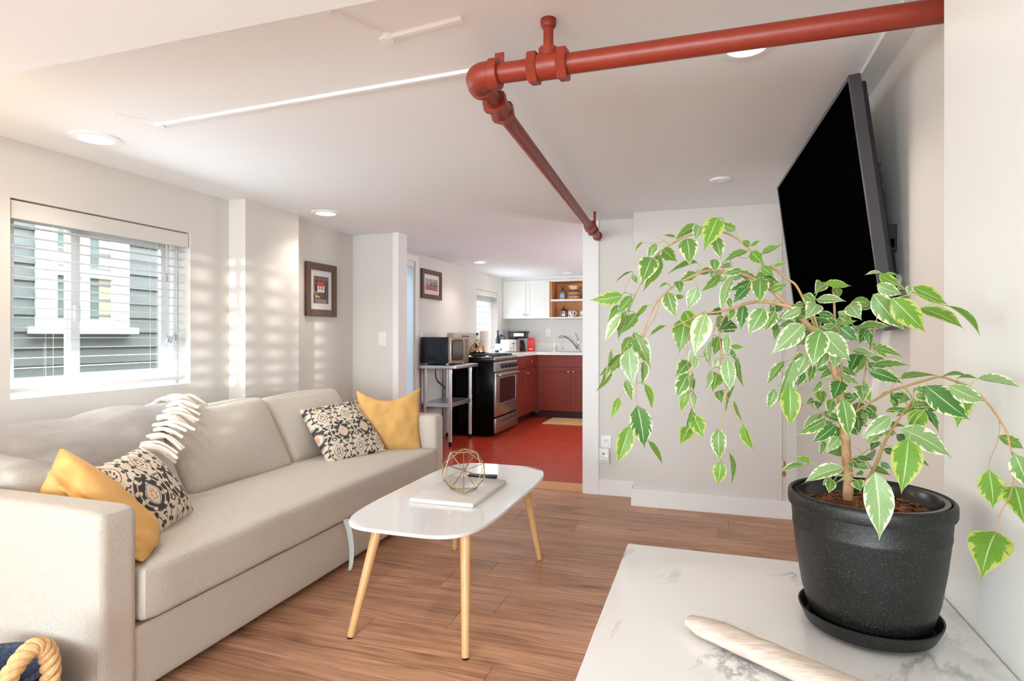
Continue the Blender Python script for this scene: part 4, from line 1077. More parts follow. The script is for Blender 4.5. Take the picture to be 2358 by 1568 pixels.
def picture(yA, yB, zA, zB, bw, mw, art, label, x=XL, wood=None):
    t = root('picture_frame', (x, (yA + yB) / 2, zA), label, 'picture'); th_ = 0.024
    q = B()
    for (a, c, e, f) in ((yA, yA + bw, zA, zB), (yB - bw, yB, zA, zB), (yA + bw, yB - bw, zA, zA + bw), (yA + bw, yB - bw, zB - bw, zB)):
        box(q, x, x + th_, a, c, e, f, 0.003, 1)
    finish('frame', q, M['frame_wood'], t)
    q = B(); box(q, x, x + 0.010, yA + bw - 0.002, yB - bw + 0.002, zA + bw - 0.002, zB - bw + 0.002); finish('mat_board', q, M['mat_board'], t, smooth=0)
    a0, a1, c0, c1 = yA + bw + mw[0], yB - bw - mw[0], zA + bw + mw[1], zB - bw - mw[1]
    art_grid('print', t, (x + 0.0108, a0, c0), (0, a1 - a0, 0), (0, 0, c1 - c0), 70, 110, art)
    q = B(); box(q, x + 0.0118, x + 0.0132, yA + bw - 0.001, yB - bw + 0.001, zA + bw - 0.001, zB - bw + 0.001); finish('glazing', q, M['glass'], t, smooth=0)
picture(3.672, 4.045, 1.300, 1.702, 0.052, (0.042, 0.046), art_room, 'dark-framed picture of red curtains and a chair on the living room wall')
picture(5.53, 6.01, 1.545, 1.852, 0.048, (0.045, 0.045), art_park, 'dark-framed picture of a busy reddish scene on the kitchen wall')

def plate(name, c, nrm, w_, h_, label, cat, kind):
    t = root(name, c, label, cat); c = Vector(c); n_ = Vector(nrm); s_ = Vector((0, 0, 1)).cross(n_)
    Mx = Matrix((s_, Vector((0, 0, 1)), n_)).transposed().to_4x4(); Mx.translation = c
    q = B(); box(q, -w_ / 2, w_ / 2, -h_ / 2, h_ / 2, 0, 0.006, 0.002, 2, M=Mx); finish('cover_plate', q, M['white'], t)
    if kind == 'switch':
        q = B(); box(q, -0.016, 0.016, -0.033, 0.033, 0.005, 0.010, 0.002, 1, M=Mx); finish('rocker', q, M['white'], t)
    else:
        for zz in ((0.02, -0.02) if kind == 'outlet' else (0.02,)):
            q = B(); box(q, -0.017, 0.017, zz - 0.014, zz + 0.014, 0.005, 0.008, 0.002, 1, M=Mx); s = finish('socket', q, M['white'], t)
            for dx, dz, hh in ((-0.006, 0.003, 0.005), (0.006, 0.003, 0.0045), (0, -0.007, 0.0025)):
                k = B(); box(k, dx - 0.0012, dx + 0.0012, zz + dz - hh, zz + dz + hh, 0.0078, 0.0085, M=Mx); finish('slot', k, M['black'], s, smooth=0)
    return t
plate('light_switch', (-2.53, 4.299, 1.125), (0, -1, 0), 0.075, 0.12, 'white rocker switch on the stub wall beside the kitchen opening', 'light switch', 'switch')
plate('light_switch', (XL, 5.54, 1.12), (1, 0, 0), 0.075, 0.12, 'white rocker switch on the kitchen wall above the steel table', 'light switch', 'switch')
plate('wall_outlet', (-0.700, 4.309, 0.372), (0, -1, 0), 0.075, 0.118, 'white wall outlet low on the wall right of the kitchen opening', 'outlet', 'half')
plate('wall_outlet', (-2.225, 8.469, 1.20), (0, -1, 0), 0.075, 0.118, 'white wall outlet above the kitchen worktop between bag and tap', 'outlet', 'outlet')
nl = root('plug_in_device', (-0.705, 4.30, 0.29), 'white plug-in device with a tiny lit indicator, in the low wall outlet', 'plug-in device')
q = B(); box(q, -0.745, -0.672, 4.262, 4.302, 0.235, 0.345, 0.008, 3); finish('case', q, M['white'], nl)
q = B(); lathe(q, [(0, 0.002), (0.005, 0.002), (0.006, 0), (0, -0.001)], (0, 0, 0), 14, M=Matrix.Translation((-0.712, 4.262, 0.306)) @ Matrix.Rotation(R(90), 4, 'X')); finish('sensor', q, M['black'], nl)
q = B(); lathe(q, [(0, 0.002), (0.003, 0.0015), (0.0035, 0), (0, -0.001)], (0, 0, 0), 12, M=Matrix.Translation((-0.688, 4.262, 0.290)) @ Matrix.Rotation(R(90), 4, 'X')); finish('indicator', q, M['led'], nl)
for i in range(3):
    q = B(); box(q, -0.735, -0.682, 4.2605, 4.263, 0.243 + i * 0.007, 0.246 + i * 0.007); finish('vent', q, mat('vent_grey', (190, 190, 200), 0.5), nl, smooth=0)
# ------------------------------------------------------------------ kitchen
KZ = 0.93                      # worktop height
def shaker(par, nm, plane, a0, a1, z0, z1, out, m, knob=None, kmat=None):
    """panelled door; plane 'y' faces -y at y=out, plane 'x' faces +x at x=out"""
    q = B(); fw = 0.055; d1_, d2_ = 0.020, 0.011
    def bx(u0, u1, w0, w1, t, bev=0.0015):
        if plane == 'y': box(q, u0, u1, out - t, out, w0, w1, bev, 1)
        else: box(q, out, out + t, u0, u1, w0, w1, bev, 1)
    if z1 - z0 > 0.25:
        bx(a0, a0 + fw, z0, z1, d1_); bx(a1 - fw, a1, z0, z1, d1_); bx(a0 + fw, a1 - fw, z0, z0 + fw, d1_); bx(a0 + fw, a1 - fw, z1 - fw, z1, d1_)
        bx(a0 + fw - 0.001, a1 - fw + 0.001, z0 + fw - 0.001, z1 - fw + 0.001, d2_, 0)
    else: bx(a0, a1, z0, z1, d1_)
    o = finish(nm, q, m, par, smooth=0)
    for (ka, kz) in (knob or []):
        k = B(); prof = [(0, 0.0), (0.006, 0.0), (0.005, 0.012), (0.011, 0.018), (0.014, 0.024), (0.010, 0.031), (0, 0.033)]
        Mx = (Matrix.Translation((ka, out - d1_, kz)) @ Matrix.Rotation(R(90), 4, 'X')) if plane == 'y' else (Matrix.Translation((out + d1_, ka, kz)) @ Matrix.Rotation(R(90), 4, 'Y'))
        lathe(k, prof, (0, 0, 0), 16, M=Mx); finish('knob', k, kmat or M['brass'], o)
    return o
# left run beside the stove
lc = root('base_cabinet', (-2.53, 7.42, KF), 'red base cabinet with two drawers and two doors between stove and corner', 'cabinet')
q = B(); box(q, XL + 0.01, -2.27, 7.01, 7.84, KF + 0.10, KZ - 0.035); finish('body', q, M['cab_red'], lc, smooth=0)
q = B(); box(q, XL + 0.01, -2.32, 7.01, 7.9, KF, KF + 0.10); finish('toe_kick', q, M['cab_dark'], lc, smooth=0)
ym = 7.425
shaker(lc, 'drawer', 'x', 7.02, 7.835, 0.735, 0.885, -2.27, M['cab_red'], [(7.20, 0.81), (7.62, 0.81)])
shaker(lc, 'door', 'x', 7.02, ym - 0.002, KF + 0.105, 0.728, -2.27, M['cab_red'], [(ym - 0.035, 0.665)])
shaker(lc, 'door', 'x', ym + 0.002, 7.835, KF + 0.105, 0.728, -2.27, M['cab_red'], [(ym + 0.035, 0.665)])
# sink run along the back wall
def base_unit(xa, xb, label, group=None):
    t = root('base_cabinet', ((xa + xb) / 2, 8.15, KF), label, 'cabinet')
    q = B(); box(q, xa, xb, 7.885, 8.46, KF + 0.10, KZ - 0.035); finish('body', q, M['cab_red'], t, smooth=0)
    q = B(); box(q, xa, xb, 7.95, 8.46, KF, KF + 0.10); finish('toe_kick', q, M['cab_dark'], t, smooth=0)
    q = B(); box(q, xa + 0.003, xb - 0.003, 7.865, 7.885, 0.735, 0.888, 0.0015, 1); finish('drawer_front', q, M['cab_red'], t, smooth=0)
    xm = (xa + xb) / 2
    shaker(t, 'door', 'y', xa + 0.003, xm - 0.002, KF + 0.105, 0.728, 7.885, M['cab_red'], [(xm - 0.035, 0.67)])
    shaker(t, 'door', 'y', xm + 0.002, xb - 0.003, KF + 0.105, 0.728, 7.885, M['cab_red'], [(xm + 0.035, 0.67)])
base_unit(-2.225, -1.285, 'red sink base cabinet on the back wall with paired panelled doors')
base_unit(-1.28, -0.40, 'red base cabinet on the kitchen back wall, right of the sink base cabinet')
q = B(); box(q, -2.248, -2.227, 7.842, 7.884, KF + 0.1, KZ - 0.036); tag(finish('filler_post', q, M['cab_red'], smooth=0), 'narrow red filler post in the inner corner of the base cabinets', 'filler')
# worktop with low upstand
wt = root('worktop', (-2.0, 8.1, KZ - 0.035), 'pale marble L-shaped kitchen worktop on the red cabinets', 'worktop')
q = B(); prism(q, [(XL + 0.001, 7.0), (-2.225, 7.0), (-2.225, 7.83), (-0.40, 7.83), (-0.40, 8.469), (XL + 0.001, 8.469)], 'z', KZ - 0.035, KZ); finish('slab', q, M['counter'], wt, smooth=0)
q = B(); box(q, XL + 0.02, -0.40, 8.452, 8.469, KZ, KZ + 0.125, 0.002, 1); box(q, XL + 0.001, XL + 0.018, 7.0, 8.469, KZ, KZ + 0.035, 0.002, 1); finish('upstand', q, M['counter'], wt, smooth=0)
q = B()
box(q, -1.98, -1.52, 7.98, 8.28, KZ - 0.001, KZ + 0.002, 0.001, 1); finish('sink_rim', q, M['steel'], wt, smooth=0)
# wall cabinets
uc = root('wall_cabinet', (-2.45, 8.3, 1.40), 'white wall cabinet with two panelled doors above the coffee maker', 'cabinet')
q = B(); box(q, XL, -2.118, 8.14, 8.469, 1.40, 1.94); box(q, XL, -2.118, 8.15, 8.469, 1.94, CEIL); finish('body', q, M['cab_white'], uc, smooth=0)
shaker(uc, 'door', 'y', XL + 0.004, -2.468, 1.403, 1.937, 8.14, M['cab_white'], [(-2.495, 1.455)])
shaker(uc, 'door', 'y', -2.464, -2.121, 1.403, 1.937, 8.14, M['cab_white'], [(-2.437, 1.455)])
us = root('open_shelf', (-1.7, 8.3, 1.40), 'open wall shelf with an oak interior holding pottery and mugs', 'shelf')
q = B(); box(q, -2.112, -0.9, 8.449, 8.469, 1.42, 1.93); finish('back_panel', q, M['oak'], us, smooth=0)
q = B(); box(q, -2.112, -2.090, 8.145, 8.45, 1.42, 1.93); finish('side_panel', q, M['oak'], us, smooth=0)
q = B(); box(q, -2.112, -0.9, 8.145, 8.45, 1.915, 1.932); finish('top_panel', q, M['oak'], us, smooth=0)
q = B(); box(q, -2.117, -0.9, 8.12, 8.45, 1.398, 1.418, 0.001, 1); finish('bottom_board', q, M['cab_white'], us, smooth=0)
q = B(); box(q, -2.117, -0.9, 8.12, 8.145, 1.918, 1.945, 0.001, 1); box(q, -2.117, -0.9, 8.15, 8.17, 1.94, CEIL); finish('face_rail', q, M['cab_white'], us, smooth=0)
q = B(); box(q, -2.106, -0.9, 8.13, 8.45, 1.640, 1.668, 0.001, 1); finish('shelf_board', q, M['cab_white'], us, smooth=0)
# pottery
q = B(); lathe(q, [(0, 0), (0.034, 0), (0.044, 0.03), (0.046, 0.055), (0.036, 0.10), (0.018, 0.135), (0.008, 0.165), (0.010, 0.18), (0.006, 0.18), (0.006, 0.16), (0, 0.15)], (-1.965, 8.26, 1.669), 24)
o = finish('bud_vase', q, M['print_ceramic'])
zz = np.array([v.co.z for v in o.data.vertices]); t_ = np.clip((zz - 0.06) / 0.08, 0, 1)[:, None]
print_attr(o.data, s2l((178, 182, 184)) * (1 - t_) + s2l((44, 40, 58)) * t_)
tag(o, 'blue-grey bud vase with a dark neck on the upper oak shelf', 'vase')
pt_ = root('pitcher', (-1.80, 8.26, 1.669), 'ochre and purple striped pitcher with a looped handle on the oak shelf', 'pitcher')
q = B(); lathe(q, [(0, 0), (0.078, 0), (0.092, 0.02), (0.096, 0.045), (0.088, 0.08), (0.070, 0.112), (0.060, 0.132), (0.064, 0.17), (0.070, 0.192), (0.064, 0.192), (0.055, 0.135), (0.06, 0.11), (0.08, 0.05), (0, 0.02)], (-1.80, 8.26, 1.669), 40)
bmesh.ops.subdivide_edges(q, edges=[e for e in q.edges if abs(e.verts[0].co.z - e.verts[1].co.z) > 0.012], cuts=4)
for v in q.verts:
    if v.co.z > 1.669 + 0.165 and v.co.x < -1.84: v.co.x -= (v.co.z - 1.834) * 0.7
o = finish('body', q, M['print_ceramic'], pt_)
zz = np.array([v.co.z for v in o.data.vertices]); cc = np.tile(s2l((214, 152, 62)), (len(zz), 1))
cc[(zz > 0.036) & (zz < 0.068)] = s2l((118, 92, 122)); cc[(zz > 0.104) & (zz < 0.138)] = s2l((104, 82, 112)); cc[zz > 0.142] = s2l((224, 190, 122)); print_attr(o.data, cc)
q = B(); tube(q, spline([(-1.735, 8.26, 1.669 + 0.135), (-1.695, 8.26, 1.669 + 0.165), (-1.655, 8.26, 1.669 + 0.15), (-1.65, 8.26, 1.669 + 0.10), (-1.685, 8.26, 1.669 + 0.06), (-1.715, 8.26, 1.669 + 0.05)], 6), 0.011, 10); finish('handle', q, M['purple'], pt_)
fp = root('coffee_press', (-1.945, 8.26, 1.419), 'small steel coffee press with a dark domed lid on the lower shelf', 'coffee press')
q = B(); lathe(q, [(0, 0), (0.038, 0), (0.04, 0.006), (0.04, 0.09), (0.037, 0.095), (0, 0.095)], (-1.945, 8.26, 1.419), 28); finish('beaker', q, M['chrome'], fp)
q = B(); lathe(q, [(0.043, 0.09), (0.042, 0.10), (0.03, 0.118), (0.008, 0.128), (0.005, 0.14), (0.011, 0.148), (0.009, 0.16), (0, 0.163)], (-1.945, 8.26, 1.419), 28); finish('lid', q, mat('dark_lid', (70, 34, 28), 0.3), fp)
q = B(); tube(q, spline([(-1.908, 8.255, 1.51), (-1.875, 8.25, 1.505), (-1.868, 8.25, 1.46), (-1.905, 8.255, 1.435)], 6), 0.006, 8); finish('handle', q, M['black'], fp)
for s in (-1, 1):
    q = B(); box(q, -1.945 + s * 0.041 - 0.003, -1.945 + s * 0.041 + 0.003, 8.245, 8.262, 1.419, 1.515, 0.001, 1); finish('frame_rod', q, M['chrome'], fp)
def spots(o, seed):
    rnd_ = random.Random(seed); P = [(rnd_.uniform(0, 6.28), rnd_.uniform(0, 0.09), rnd_.uniform(0.004, 0.009)) for _ in range(40)]
    cs = []
    for v in o.data.vertices:
        a = math.atan2(v.co.y, v.co.x) % 6.28; d = min(math.hypot(min(abs(a - p), 6.28 - abs(a - p)) * 0.04, v.co.z - z_) - r_ for p, z_, r_ in P)
        cs.append((44, 44, 54) if d < 0 else (226, 224, 228))
    print_attr(o.data, s2l(np.array(cs)))
def mug(x, label, seed, plain=False, y=8.24, z=1.419, sc=1.0, rot=0.0):
    t = root('mug', (x, y, z), label, 'mug')
    q = B(); pr = [(0, 0.0)] + [(0.042, 0.09 * k / 18) for k in range(19)] + [(0.038, 0.088), (0.037, 0.008), (0, 0.006)]
    lathe(q, [(r_ * sc, z_ * sc) for r_, z_ in pr], (x, y, z), 64); o = finish('body', q, M['ceramic'] if plain else M['print_ceramic'], t, smooth=50)
    if not plain: spots(o, seed)
    q = B(); hp = [(0.040, 0, 0.075), (0.062, 0, 0.078), (0.074, 0, 0.052), (0.062, 0, 0.022), (0.040, 0, 0.020)]
    c_, s_ = math.cos(rot), math.sin(rot)
    tube(q, spline([(x + a * sc * c_, y + a * sc * s_, z + c * sc) for a, _, c in hp], 6), 0.006 * sc, 10); finish('handle', q, M['ceramic'], t)
    return t
mug(-1.835, 'white mug with dark spots beside the coffee press on the lower shelf', 1)
mug(-1.665, 'white mug with dark spots cut off by the opening, at the lower shelf edge', 1)
# tap, soap, small bits
fa = root('kitchen_tap', (-1.75, 8.34, KZ), 'chrome single-lever kitchen tap with a low curved spout', 'tap')
q = B(); tube(q, [(-1.75, 8.34, KZ), (-1.75, 8.34, KZ + 0.012), (-1.752, 8.338, KZ + 0.02), (-1.755, 8.335, KZ + 0.13), (-1.752, 8.335, KZ + 0.16)], [0.03, 0.03, 0.022, 0.02, 0.017], 18); finish('body', q, M['chrome'], fa)
q = B(); tube(q, spline([(-1.756, 8.335, KZ + 0.02), (-1.80, 8.28, KZ + 0.11), (-1.87, 8.22, KZ + 0.19), (-1.93, 8.17, KZ + 0.215), (-1.985, 8.13, KZ + 0.205)], 8), [0.012] * 24 + [0.014] * 4 + [0.017] * 5, 14); finish('spout', q, M['chrome'], fa)
q = B(); tube(q, spline([(-1.752, 8.335, KZ + 0.15), (-1.762, 8.33, KZ + 0.20), (-1.785, 8.325, KZ + 0.25), (-1.80, 8.32, KZ + 0.262)], 6), [0.012] * 6 + [0.009] * 6 + [0.007] * 7, 10); finish('lever', q, M['chrome'], fa)
sb = root('soap_bottle', (-2.10, 8.33, KZ), 'clear pump soap bottle by the sink with a faint amber label', 'bottle')
q = B(); lathe(q, [(0, 0), (0.030, 0), (0.033, 0.01), (0.033, 0.08), (0.022, 0.105), (0.012, 0.115), (0.012, 0.125), (0, 0.125)], (-2.10, 8.33, KZ), 24); finish('body', q, mat('clear_plastic', (220, 226, 230), 0.15), sb)
q = B(); lathe(q, [(0.0335, 0.025), (0.0338, 0.03), (0.0338, 0.06), (0.0335, 0.065)], (-2.10, 8.33, KZ), 24); finish('label_band', q, mat('amber_label', (222, 196, 150), 0.5), sb)
q = B(); tube(q, [(-2.10, 8.33, KZ + 0.124), (-2.10, 8.33, KZ + 0.165), (-2.115, 8.31, KZ + 0.168), (-2.125, 8.295, KZ + 0.162)], 0.006, 8); finish('pump', q, M['ceramic'], sb)
q = B(); lathe(q, [(0, 0), (0.016, 0), (0.016, 0.035), (0.012, 0.05), (0, 0.053)], (-1.985, 8.34, KZ), 18); tag(finish('sink_air_gap', q, M['chrome']), 'small chrome cap standing on the worktop left of the tap', 'sink fitting')
cb = root('coffee_bag', (-2.405, 8.20, KZ), 'red coffee bag with a white label on the worktop', 'coffee bag')
q = B(); slab(q, [([(-2.455, 8.17), (-2.355, 8.17), (-2.355, 8.23), (-2.455, 8.23)], KZ), ([(-2.457, 8.165), (-2.357, 8.165), (-2.357, 8.235), (-2.457, 8.235)], KZ + 0.08), ([(-2.462, 8.18), (-2.366, 8.18), (-2.366, 8.222), (-2.462, 8.222)], KZ + 0.165), ([(-2.464, 8.196), (-2.374, 8.196), (-2.374, 8.206), (-2.464, 8.206)], KZ + 0.20)])
finish('bag', q, M['coffee_red'], cb, smooth=0)
Mb = Matrix.Translation((-2.409, 8.1635, KZ + 0.0)) 
q = B(); box(q, -0.034, 0.036, -0.001, 0.002, 0.055, 0.135, M=Matrix.Translation((-2.409, 8.166, KZ)) @ Matrix.Rotation(R(-4), 4, 'X')); lb_ = finish('label_panel', q, M['label'], cb, smooth=0)
q = B()
for (xa, xb, za, zb) in ((-0.018, 0.014, 0.106, 0.114), (-0.022, 0.020, 0.092, 0.101), (-0.012, 0.022, 0.080, 0.088)): box(q, xa, xb, -0.0016, 0.0, za, zb, M=Matrix.Translation((-2.409, 8.166, KZ)) @ Matrix.Rotation(R(-4), 4, 'X'))
finish('print_marks', q, M['black'], cb, smooth=0)
q = B(); box(q, -0.026, 0.028, -0.0016, 0.0, 0.030, 0.044, M=Matrix.Translation((-2.409, 8.1665, KZ))); finish('print_band', q, M['label'], cb, smooth=0)
# coffee maker
cm = root('coffee_maker', (-2.585, 8.12, KZ), 'black drip coffee maker with a steel band behind the toaster', 'coffee maker')
q = B(); box(q, -2.70, -2.50, 8.03, 8.27, KZ, KZ + 0.03, 0.006); box(q, -2.70, -2.62, 8.06, 8.27, KZ + 0.02, KZ + 0.20, 0.006); box(q, -2.705, -2.475, 8.04, 8.27, KZ + 0.185, KZ + 0.27, 0.012); box(q, -2.71, -2.46, 8.035, 8.275, KZ + 0.265, KZ + 0.292, 0.006); finish('body', q, M['black'], cm)
q = B(); box(q, -2.62, -2.474, 8.034, 8.06, KZ + 0.215, KZ + 0.262, 0.003); finish('steel_band', q, M['steel_l'], cm)
q = B(); lathe(q, [(0, 0.032), (0.06, 0.032), (0.066, 0.05), (0.064, 0.10), (0.045, 0.15), (0.048, 0.165), (0, 0.165)], (-2.545, 8.12, KZ), 28); ca = finish('carafe', q, M['glass_smoke'], cm)
q = B(); tube(q, spline([(-2.505, 8.085, KZ + 0.155), (-2.478, 8.055, KZ + 0.15), (-2.472, 8.05, KZ + 0.09), (-2.492, 8.07, KZ + 0.06)], 6), 0.008, 10); finish('carafe_handle', q, M['black'], ca)
# toaster
to = root('toaster', (-2.60, 7.80, KZ), 'white toaster with a steel control face on the worktop', 'toaster')
q = B(); box(q, -2.715, -2.515, 7.70, 7.90, KZ + 0.008, KZ + 0.172, 0.022, 3); finish('shell', q, M['toaster'], to)
q = B(); box(q, -2.513, -2.478, 7.705, 7.895, KZ + 0.006, KZ + 0.174, 0.010, 2); box(q, -2.575, -2.478, 7.697, 7.702, KZ + 0.012, KZ + 0.165, 0.001, 1); finish('face_panel', q, M['steel'], to)
q = B(); lathe(q, [(0, 0.012), (0.014, 0.012), (0.016, 0), (0, 0)], (0, 0, 0), 18, M=Matrix.Translation((-2.548, 7.697, KZ + 0.055)) @ Matrix.Rotation(R(90), 4, 'X')); finish('dial', q, M['chrome'], to)
for i in range(3):
    q = B(); lathe(q, [(0, 0.004), (0.005, 0.004), (0.006, 0), (0, 0)], (0, 0, 0), 10, M=Matrix.Translation((-2.55, 7.697, KZ + 0.088 + i * 0.018)) @ Matrix.Rotation(R(90), 4, 'X')); finish('button', q, M['steel_l'], to)
q = B(); box(q, -2.526, -2.500, 7.672, 7.700, KZ + 0.112, KZ + 0.122, 0.003); box(q, -2.515, -2.511, 7.6955, 7.698, KZ + 0.03, KZ + 0.15); finish('lever', q, M['black'], to)
q = B(); box(q, -2.70, -2.53, 7.74, 7.77, KZ + 0.170, KZ + 0.1735); box(q, -2.70, -2.53, 7.83, 7.86, KZ + 0.170, KZ + 0.1735); finish('slot', q, M['black'], to, smooth=0)
q = B(); box(q, -2.695, -2.60, 7.698, 7.7015, KZ + 0.03, KZ + 0.105, 0.001, 1); finish('side_panel', q, M['white'], to)
q = B(); tube(q, spline([(XL + 0.004, 8.02, KZ + 0.225), (XL + 0.05, 7.99, KZ + 0.23), (XL + 0.085, 7.96, KZ + 0.18), (XL + 0.09, 7.93, KZ + 0.08), (XL + 0.10, 7.905, KZ + 0.02)], 6), 0.004, 8); box(q, XL, XL + 0.03, 8.0, 8.03, KZ + 0.212, KZ + 0.238, 0.003); finish('power_cord', q, M['black'], to)
# wine bottle, mug, paper roll
wb_ = root('wine_bottle', (-2.715, 7.63, KZ), 'dark wine bottle with a pale label before the kitchen window', 'bottle')
q = B(); lathe(q, [(0, 0), (0.036, 0), (0.038, 0.01), (0.038, 0.165), (0.034, 0.185), (0.018, 0.225), (0.0145, 0.25), (0.0145, 0.295), (0, 0.297)], (-2.715, 7.63, KZ), 28); finish('glass_body', q, M['bottle_glass'], wb_)
q = B(); lathe(q, [(0.0383, 0.03), (0.0387, 0.032), (0.0387, 0.115), (0.0383, 0.117)], (-2.715, 7.63, KZ), 28); finish('label_wrap', q, M['label'], wb_)
q = B(); lathe(q, [(0.0152, 0.24), (0.0155, 0.242), (0.0155, 0.30), (0, 0.301)], (-2.715, 7.63, KZ), 20); finish('capsule', q, M['navy'], wb_)
mg = mug(-2.565, 'white mug printed with a black letter A near the stove', 5, True, 7.36, KZ, 0.8, R(35))
Ma = Matrix.Translation((-2.565, 7.36 - 0.0345, KZ + 0.028))
q = B()
for s in (-1, 1):
    vs = [(s * 0.004 - s * 0.004 - 0.003, 0.036), (s * 0.004 - s * 0.004 + 0.003, 0.036), (s * 0.013 + 0.003, 0.0), (s * 0.013 - 0.003, 0.0)]
    prism(q, vs, 'y', -0.0015, 0.004)
prism(q, [(-0.009, 0.010), (0.009, 0.010), (0.009, 0.015), (-0.009, 0.015)], 'y', -0.0015, 0.004)
bmesh.ops.transform(q, matrix=Ma, verts=q.verts[:]); finish('letter_print', q, M['black'], mg, smooth=0)
pr_ = root('paper_towel_roll', (-2.725, 7.13, KZ), 'white paper towel roll standing on its holder behind the kettle', 'paper towel')
q = B(); lathe(q, [(0.02, 0.012), (0.056, 0.012), (0.057, 0.27), (0.056, 0.285), (0.02, 0.285)], (-2.725, 7.13, KZ), 32); finish('roll', q, M['paper'], pr_)
q = B(); lathe(q, [(0, 0), (0.06, 0), (0.06, 0.008), (0.007, 0.012), (0.007, 0.295), (0, 0.297)], (-2.725, 7.13, KZ), 24); finish('holder', q, M['steel'], pr_)
# stove
SY0, SY1, SX = 6.18, 6.985, -2.25
st = root('stove', (-2.5, 6.58, KF), 'black and stainless gas stove with a slanted backguard', 'stove')
q = B(); box(q, XL + 0.02, SX, SY0, SY1, KF + 0.02, 0.905, 0.004); finish('body', q, M['black_gloss'], st)
q = B(); prism(q, [(XL + 0.02, 0.905), (XL + 0.02, 1.185), (XL + 0.075, 1.185), (XL + 0.10, 1.06), (XL + 0.10, 0.905)], 'y', SY0 + 0.01, SY1 - 0.02); finish('backguard', q, mat('backguard_steel', (190, 186, 174), 0.4, 0.6), st, smooth=0)
q = B(); box(q, XL + 0.086, XL + 0.093, 6.42, 6.62, 1.125, 1.155, M=None); finish('clock_display', q, M['black'], st, smooth=0)
q = B(); box(q, SX, SX + 0.028, SY0 + 0.004, SY1 - 0.004, 0.255, 0.745, 0.006); od = finish('oven_door', q, M['steel'], st)
q = B(); box(q, SX + 0.0265, SX + 0.0295, SY0 + 0.13, SY1 - 0.10, 0.395, 0.675, 0.001, 1); finish('door_glass', q, mat('oven_glass', (34, 12, 10), 0.12), od, smooth=0)
q = B()
for (a, c, e, f) in ((SY0 + 0.125, SY1 - 0.095, 0.388, 0.396), (SY1 - 0.102, SY1 - 0.094, 0.39, 0.68)): box(q, SX + 0.027, SX + 0.032, a, c, e, f, 0.001, 1)
finish('glass_trim', q, M['steel_l'], od, smooth=0)
q = B(); tube(q, spline([(SX + 0.03, SY0 + 0.05, 0.715), (SX + 0.065, SY0 + 0.08, 0.718), (SX + 0.075, (SY0 + SY1) / 2, 0.72), (SX + 0.065, SY1 - 0.08, 0.718), (SX + 0.03, SY1 - 0.05, 0.715)], 6), 0.014, 12); finish('handle', q, M['steel'], od)
q = B(); box(q, SX, SX + 0.026, SY0 + 0.004, SY1 - 0.004, KF + 0.04, 0.238, 0.006); dr = finish('drawer', q, M['steel'], st)
q = B(); box(q, SX + 0.025, SX + 0.030, SY0 + 0.16, SY1 - 0.10, 0.178, 0.196, 0.002, 1); finish('drawer_grip', q, mat('grip_dark_steel', (120, 112, 104), 0.4, 1.0), dr)  # raised grip strip in a darker steel
q = B(); prism(q, [(SX, 0.755), (SX + 0.03, 0.755), (SX + 0.012, 0.862), (SX, 0.862)], 'y', SY0 + 0.002, SY1 - 0.002); cp_ = finish('control_panel', q, M['steel'], st, smooth=0)
for i in range(5):
    yk = SY0 + 0.24 + i * 0.115
    q = B(); lathe(q, [(0, 0.034), (0.020, 0.032), (0.026, 0.012), (0.030, 0.0), (0, 0)], (0, 0, 0), 16, M=Matrix.Translation((SX + 0.020, yk, 0.81)) @ Matrix.Rotation(R(82), 4, 'Y')); finish('control_knob', q, M['black'], cp_)
q = B(); box(q, XL + 0.10, SX + 0.014, SY0 - 0.003, SY1 + 0.003, 0.868, 0.915, 0.006); finish('cooktop', q, mat('cooktop_black', (18, 18, 20), 0.25), st)
q = B(); box(q, SX - 0.02, SX + 0.018, SY0, SY1, 0.872, 0.916, 0.005); finish('cooktop_edge', q, M['steel'], st)
for gx in (-2.60, -2.38):
    for gy in (6.34, 6.58, 6.82):
        q = B()
        for s in (-0.055, 0.0, 0.055):
            box(q, gx - 0.10, gx + 0.10, gy + s - 0.006, gy + s + 0.006, 0.932, 0.944, 0.002, 1)
        box(q, gx - 0.10, gx - 0.088, gy - 0.105, gy + 0.105, 0.915, 0.944, 0.002, 1); box(q, gx + 0.088, gx + 0.10, gy - 0.105, gy + 0.105, 0.915, 0.944, 0.002, 1)
        finish('grate', q, M['black'], st, smooth=0)
        q = B(); lathe(q, [(0, 0.015), (0.025, 0.014), (0.032, 0.006), (0.036, 0), (0, 0)], (gx, gy, 0.915), 18); finish('burner', q, M['steel_l'], st)
for yy in (SY0 + 0.05, SY1 - 0.05):
    for xx in (XL + 0.08, SX - 0.06):
        q = B(); lathe(q, [(0, 0), (0.02, 0), (0.02, 0.022), (0, 0.022)], (xx, yy, KF), 12); finish('foot', q, M['black'], st)
